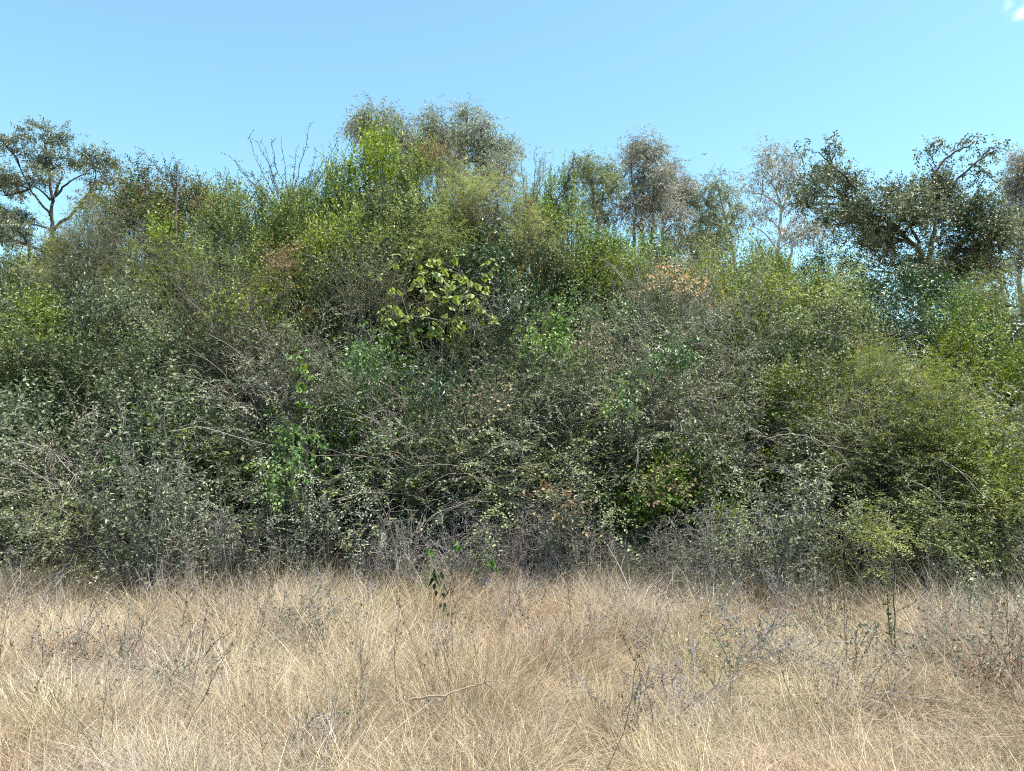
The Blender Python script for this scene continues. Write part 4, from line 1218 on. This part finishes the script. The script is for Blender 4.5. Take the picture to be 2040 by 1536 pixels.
def tall_sapling():
    Y = 5.6
    base = np.array([at(1778, 1400, Y)[0], Y, 0])
    L = lambda a, b, dy=0: at(a, b, Y + dy) - base
    root = thing("sapling", "tall slender dark stemmed sapling, almost leafless, in the grass by the olive shrubs", "sapling", base)
    st = Geo()
    stick(st, [np.array([0.01, 0, -.03]), L(1787, 1360), L(1784, 1290), L(1781, 1210), L(1778, 1130), L(1776, 1085), L(1776, 1060)], .0075, .003)
    st.build("stem", M['brown_twig'], root)
    side = Geo(); pp = stick(side, [L(1786, 1320), L(1772, 1260), L(1768, 1200), L(1764, 1140)], .005, .002); side.build("branch", M['brown_twig'], root)
    side = Geo(); stick(side, [L(1782, 1220), L(1830, 1195), L(1865, 1180)], .003, .001); side.build("branch", M['brown_twig'], root)
    side = Geo(); stick(side, [L(1786, 1345), L(1740, 1255), L(1706, 1175)], .004, .002); side.build("branch", M['pale_twig'], root)
    fo = Geo()
    leaves_on(fo, pp[None], 44, .25, .036, .02, .9, .3, .3, 'oval', False, np.array([.6]))
    fo.build("foliage", M['mid_leaf'], root, stuff=True)
    f2 = Geo()
    main = np.array([L(1784, 1290), L(1781, 1210), L(1778, 1130), L(1776, 1062)])[None]
    leaves_on(f2, main, 60, 0, .018, .008, .6, 0, .3, 'diamond', False, np.array([.4]))
    f2.build("buds", M['twig_leaf'], root, stuff=True)
tall_sapling()

def low_bush(name, label, cat, px, row, h, wd, stemm, leafm, n=26, leaf=(.03, .014), keep=.6):
    p = ground_pt(px, row)
    root = thing(name, label, cat, (p[0], p[1], float(ground_h(p[0], p[1]))))
    st, fo = Geo(), Geo()
    O = rng.normal(size=(n, 3)) * np.array([.05, .05, 0])
    D = rng.normal(size=(n, 3)) * np.array([wd, wd, .1]) + np.array([0, 0, h])
    P = grow(O, D, rng.uniform(.6, 1, n) * math.hypot(h, wd * .8), 6, .2, .4)
    tubes(st, P, .004, .0018, 3)
    X, T = sample(P, 8, .3)
    S = grow(X.reshape(-1, 3), T.reshape(-1, 3) + rng.normal(size=(n * 8, 3)) * .6, rng.uniform(.06, .2, n * 8), 4, 0, .5)
    tubes(st, S, .002, .001, 3)
    leaves_on(fo, S, 6, .2, leaf[0], leaf[1], .9, .2, .3, 'diamond', False, rng.random(len(S)), .25, keep)
    st.build("stems", M[stemm], root, stuff=True)
    fo.build("foliage", M[leafm], root, stuff=True)
    return root
low_bush("dry_bush", "dry purplish grey bush in the grass, widest of the bare ones", "bush", 1500, 1330, .6, .5, 'purple_twig', 'twig_leaf', 34)
low_bush("dry_bush", "pale purplish dry bush in the grass below the black hollow", "bush", 630, 1300, .5, .38, 'purple_twig', 'twig_leaf', 26)
low_bush("dry_bush", "grey dry bush with small pale leaves in the grass on the parasol tree side", "bush", 345, 1370, .5, .4, 'twig', 'twig_leaf', 22, (.022, .01), .35)
low_bush("dry_bush", "pale dead bush of thin bare twigs nearest the parasol tree side", "bush", 235, 1350, .45, .3, 'twig', 'twig_leaf', 14, keep=.2)
low_bush("dry_bush", "small grey leaved dry bush near the thicket above the pale purplish one", "bush", 450, 1260, .55, .35, 'twig', 'twig_leaf', 22, (.022, .01), .4)
low_bush("dry_bush", "dark twiggy bush with tiny seed heads in the grass at the slender sapling", "bush", 1640, 1260, .7, .35, 'brown_twig', 'twig_leaf', 24, keep=.4)
low_bush("dry_bush", "tangled grey bush at the thicket's foot near the photo's edge", "bush", 1975, 1205, .5, .5, 'purple_twig', 'twig_leaf', 40, keep=.2)
low_bush("dry_bush", "dark purplish tuft of bare twigs low in the foreground grass", "bush", 650, 1500, .3, .25, 'purple_twig', 'twig_leaf', 20, keep=.2)
low_bush("leafy_bush", "grey green leafy bush in the grass near the photo's edge", "bush", 1950, 1390, .55, .35, 'twig', 'weed_leaf', 14, (.03, .014), .7)
low_bush("leafy_bush", "dark reddish leafy bush at the photo's edge in the grass", "bush", 2025, 1430, .4, .25, 'brown_twig', 'rust_leaf', 14, (.026, .014), .7)
low_bush("leafy_bush", "olive twiggy bush at the photo's corner above the reddish bush", "bush", 2000, 1300, .7, .35, 'brown_twig', 'weed_leaf', 22, (.03, .016), .7)
low_bush("green_sprig", "small green leaved sprig on a dark stalk in the middle grass", "plant", 1448, 1400, .55, .06, 'brown_twig', 'weed_leaf', 3, (.03, .018), .5)
low_bush("green_sprig", "small green sprig between the middle grass and the slender sapling", "plant", 1690, 1370, .45, .08, 'brown_twig', 'weed_leaf', 4, (.03, .018), .5)
low_bush("green_sprig", "grey green sprig right beside the slender sapling's foot", "plant", 1800, 1330, .3, .15, 'brown_twig', 'weed_leaf', 8, (.04, .02), .8)
low_bush("green_sprig", "small pale leaved sprig in front of the grey dry bush", "plant", 340, 1400, .35, .12, 'twig', 'weed_leaf', 6, (.03, .015), .5)

for px, row, h in [(430, 1255, .6), (560, 1300, .65), (130, 1340, .55), (1300, 1300, .6), (1410, 1240, .6), (1570, 1235, .65), (1880, 1300, .6), (1240, 1450, .5), (1010, 1260, .5), (720, 1240, .55), (1130, 1330, .5), (1700, 1420, .5), (60, 1240, .6), (330, 1230, .6), (1350, 1420, .55), (860, 1330, .45)]:
    b_ = low_bush("dead_herb", "greyish mauve dead herb of fine branching stems half hidden in the straw grass", "weed", px, row, h, .32, 'purple_twig' if rng.random() < .6 else 'pale_twig', 'stalk_head', 16, (.018, .009), .35)
    b_["group"] = "dead herbs in the grass"

# fallen pale branch on the grass
def fallen_branch():
    pts = [ground_pt(818, 1395, .38), ground_pt(850, 1388, .40), ground_pt(890, 1384, .40), ground_pt(925, 1370, .42), ground_pt(965, 1358, .43), ground_pt(1005, 1357, .42)]
    base = pts[0] * np.array([1, 1, 0])
    root = thing("fallen_branch", "pale crooked dead branch lying across the foreground grass", "branch", base)
    st = Geo(); stick(st, [p - base for p in pts], .0065, .003); st.build("limb", M['straw_wood'], root)
    for a, b in ((1, (846, 1405)), (2, (880, 1402)), (4, (985, 1375))):
        t = Geo(); stick(t, [pts[a] - base, ground_pt(b[0], b[1], .36) - base], .005, .002); t.build("twig", M['pale_twig'], root)
fallen_branch()

# long pale arching dead stems leaning out of the thicket
for lab, pts, r in [("long pale dead stem leaning from the grass into the thicket near the sapling", [(860, 1210, 7.4), (835, 1150, 7.7), (800, 1090, 8.2)], .007),
                    ("long grey arching twig reaching across the thicket beside the yellow sprigs", [(330, 860, 9.1), (400, 850, 9.0), (470, 870, 8.9), (530, 885, 8.8)], .008),
                    ("straight pale dead stem leaning beside the brown weeds at the grass", [(1265, 1200, 7.6), (1230, 1120, 8.0), (1200, 1070, 8.2)], .007),
                    ("pale grey stem standing up among the feathery shrubs", [(1890, 1120, 8.0), (1880, 1050, 8.1), (1870, 970, 8.3)], .010),
                    ("long bare diagonal branch across the brushy shrub slope", [(1320, 690, 10.2), (1420, 640, 10.3), (1500, 605, 10.4)], .006),
                    ("long bare branch arching over the thorny tangle against the dark shrub", [(420, 560, 12.2), (330, 470, 12.6), (230, 420, 12.8), (120, 425, 12.9)], .007),
                    ("grey dead branch lying over the low shrubs on the parasol tree side", [(40, 880, 8.9), (110, 905, 8.8), (150, 950, 8.7)], .009)]:
    P = np.array([at(*p) for p in pts])
    base = np.array([P[0][0], P[0][1], 0])
    root = thing("dead_branch", lab, "branch", base)
    st = Geo()
    pp = stick(st, [p - base for p in P], r, r * .4)
    bm_ = M["twig"] if P[0][1] > 9.5 else M["pale_twig"]
    st.build("stem", bm_, root)
    tw = Geo()
    X, T = sample(pp[None], 9, .3)
    S = grow(X.reshape(-1, 3), T.reshape(-1, 3) + rng.normal(size=(9, 3)) * .6, rng.uniform(.1, .4, 9), 4, .1, .3)
    tubes(tw, S, r * .35, .0015, 3)
    tw.build("twigs", bm_, root, stuff=True)

# ------------------------------------------------------------------ bird
def bird():
    c = at(1403, 308, 60)
    root = thing("bird", "tiny dark bird flying in the open sky", "bird", c)
    b = Geo()
    t = np.linspace(0, 1, 9)
    P = np.stack([(t - .5) * .22, t * 0, .01 * np.sin(t * 3)], 1)
    ang = np.arange(8) * math.pi / 4
    rr = .035 * np.sin(np.pi * np.clip(t * .96 + .02, 0, 1)) ** .8
    V = np.stack([np.broadcast_to(P[:, :1], (9, 8)), rr[:, None] * np.cos(ang), P[:, 2:] + rr[:, None] * np.sin(ang)], -1)
    i = np.arange(8)[:, None] * 8; j = np.arange(8)[None]
    b.add(V, [np.stack([i + j, i + (j + 1) % 8, i + 8 + (j + 1) % 8, i + 8 + j], -1).reshape(-1, 4)], .3)
    b.build("body", M['brown_twig'], root, smooth=True)
    for s in (-1, 1):
        wg = Geo()
        pts = np.array([(.05, 0, .02), (-.05, 0, .02), (.06, .1 * s, .07), (-.04, .1 * s, .065), (.0, .26 * s, .05), (-.04, .24 * s, .045)])
        up = pts + np.array([0, 0, .008])
        wg.add(np.vstack([pts, up]), [np.array([[0, 1, 3, 2], [2, 3, 5, 4], [6, 8, 9, 7], [8, 10, 11, 9]])], .3)
        wg.build("wing", M['brown_twig'], root)
    tl = Geo()
    tl.add(np.array([(-.1, -.01, .0), (-.1, .01, 0), (-.2, .03, 0), (-.2, -.03, 0), (-.1, 0, .01), (-.2, 0, .008)]), [np.array([[0, 1, 2, 3]]), np.array([[0, 4, 1], [3, 2, 5], [0, 3, 4], [1, 4, 2]])], .3)
    tl.build("tail", M['brown_twig'], root)
    root.rotation_euler = (0.1, 0.1, 1.2)
bird()
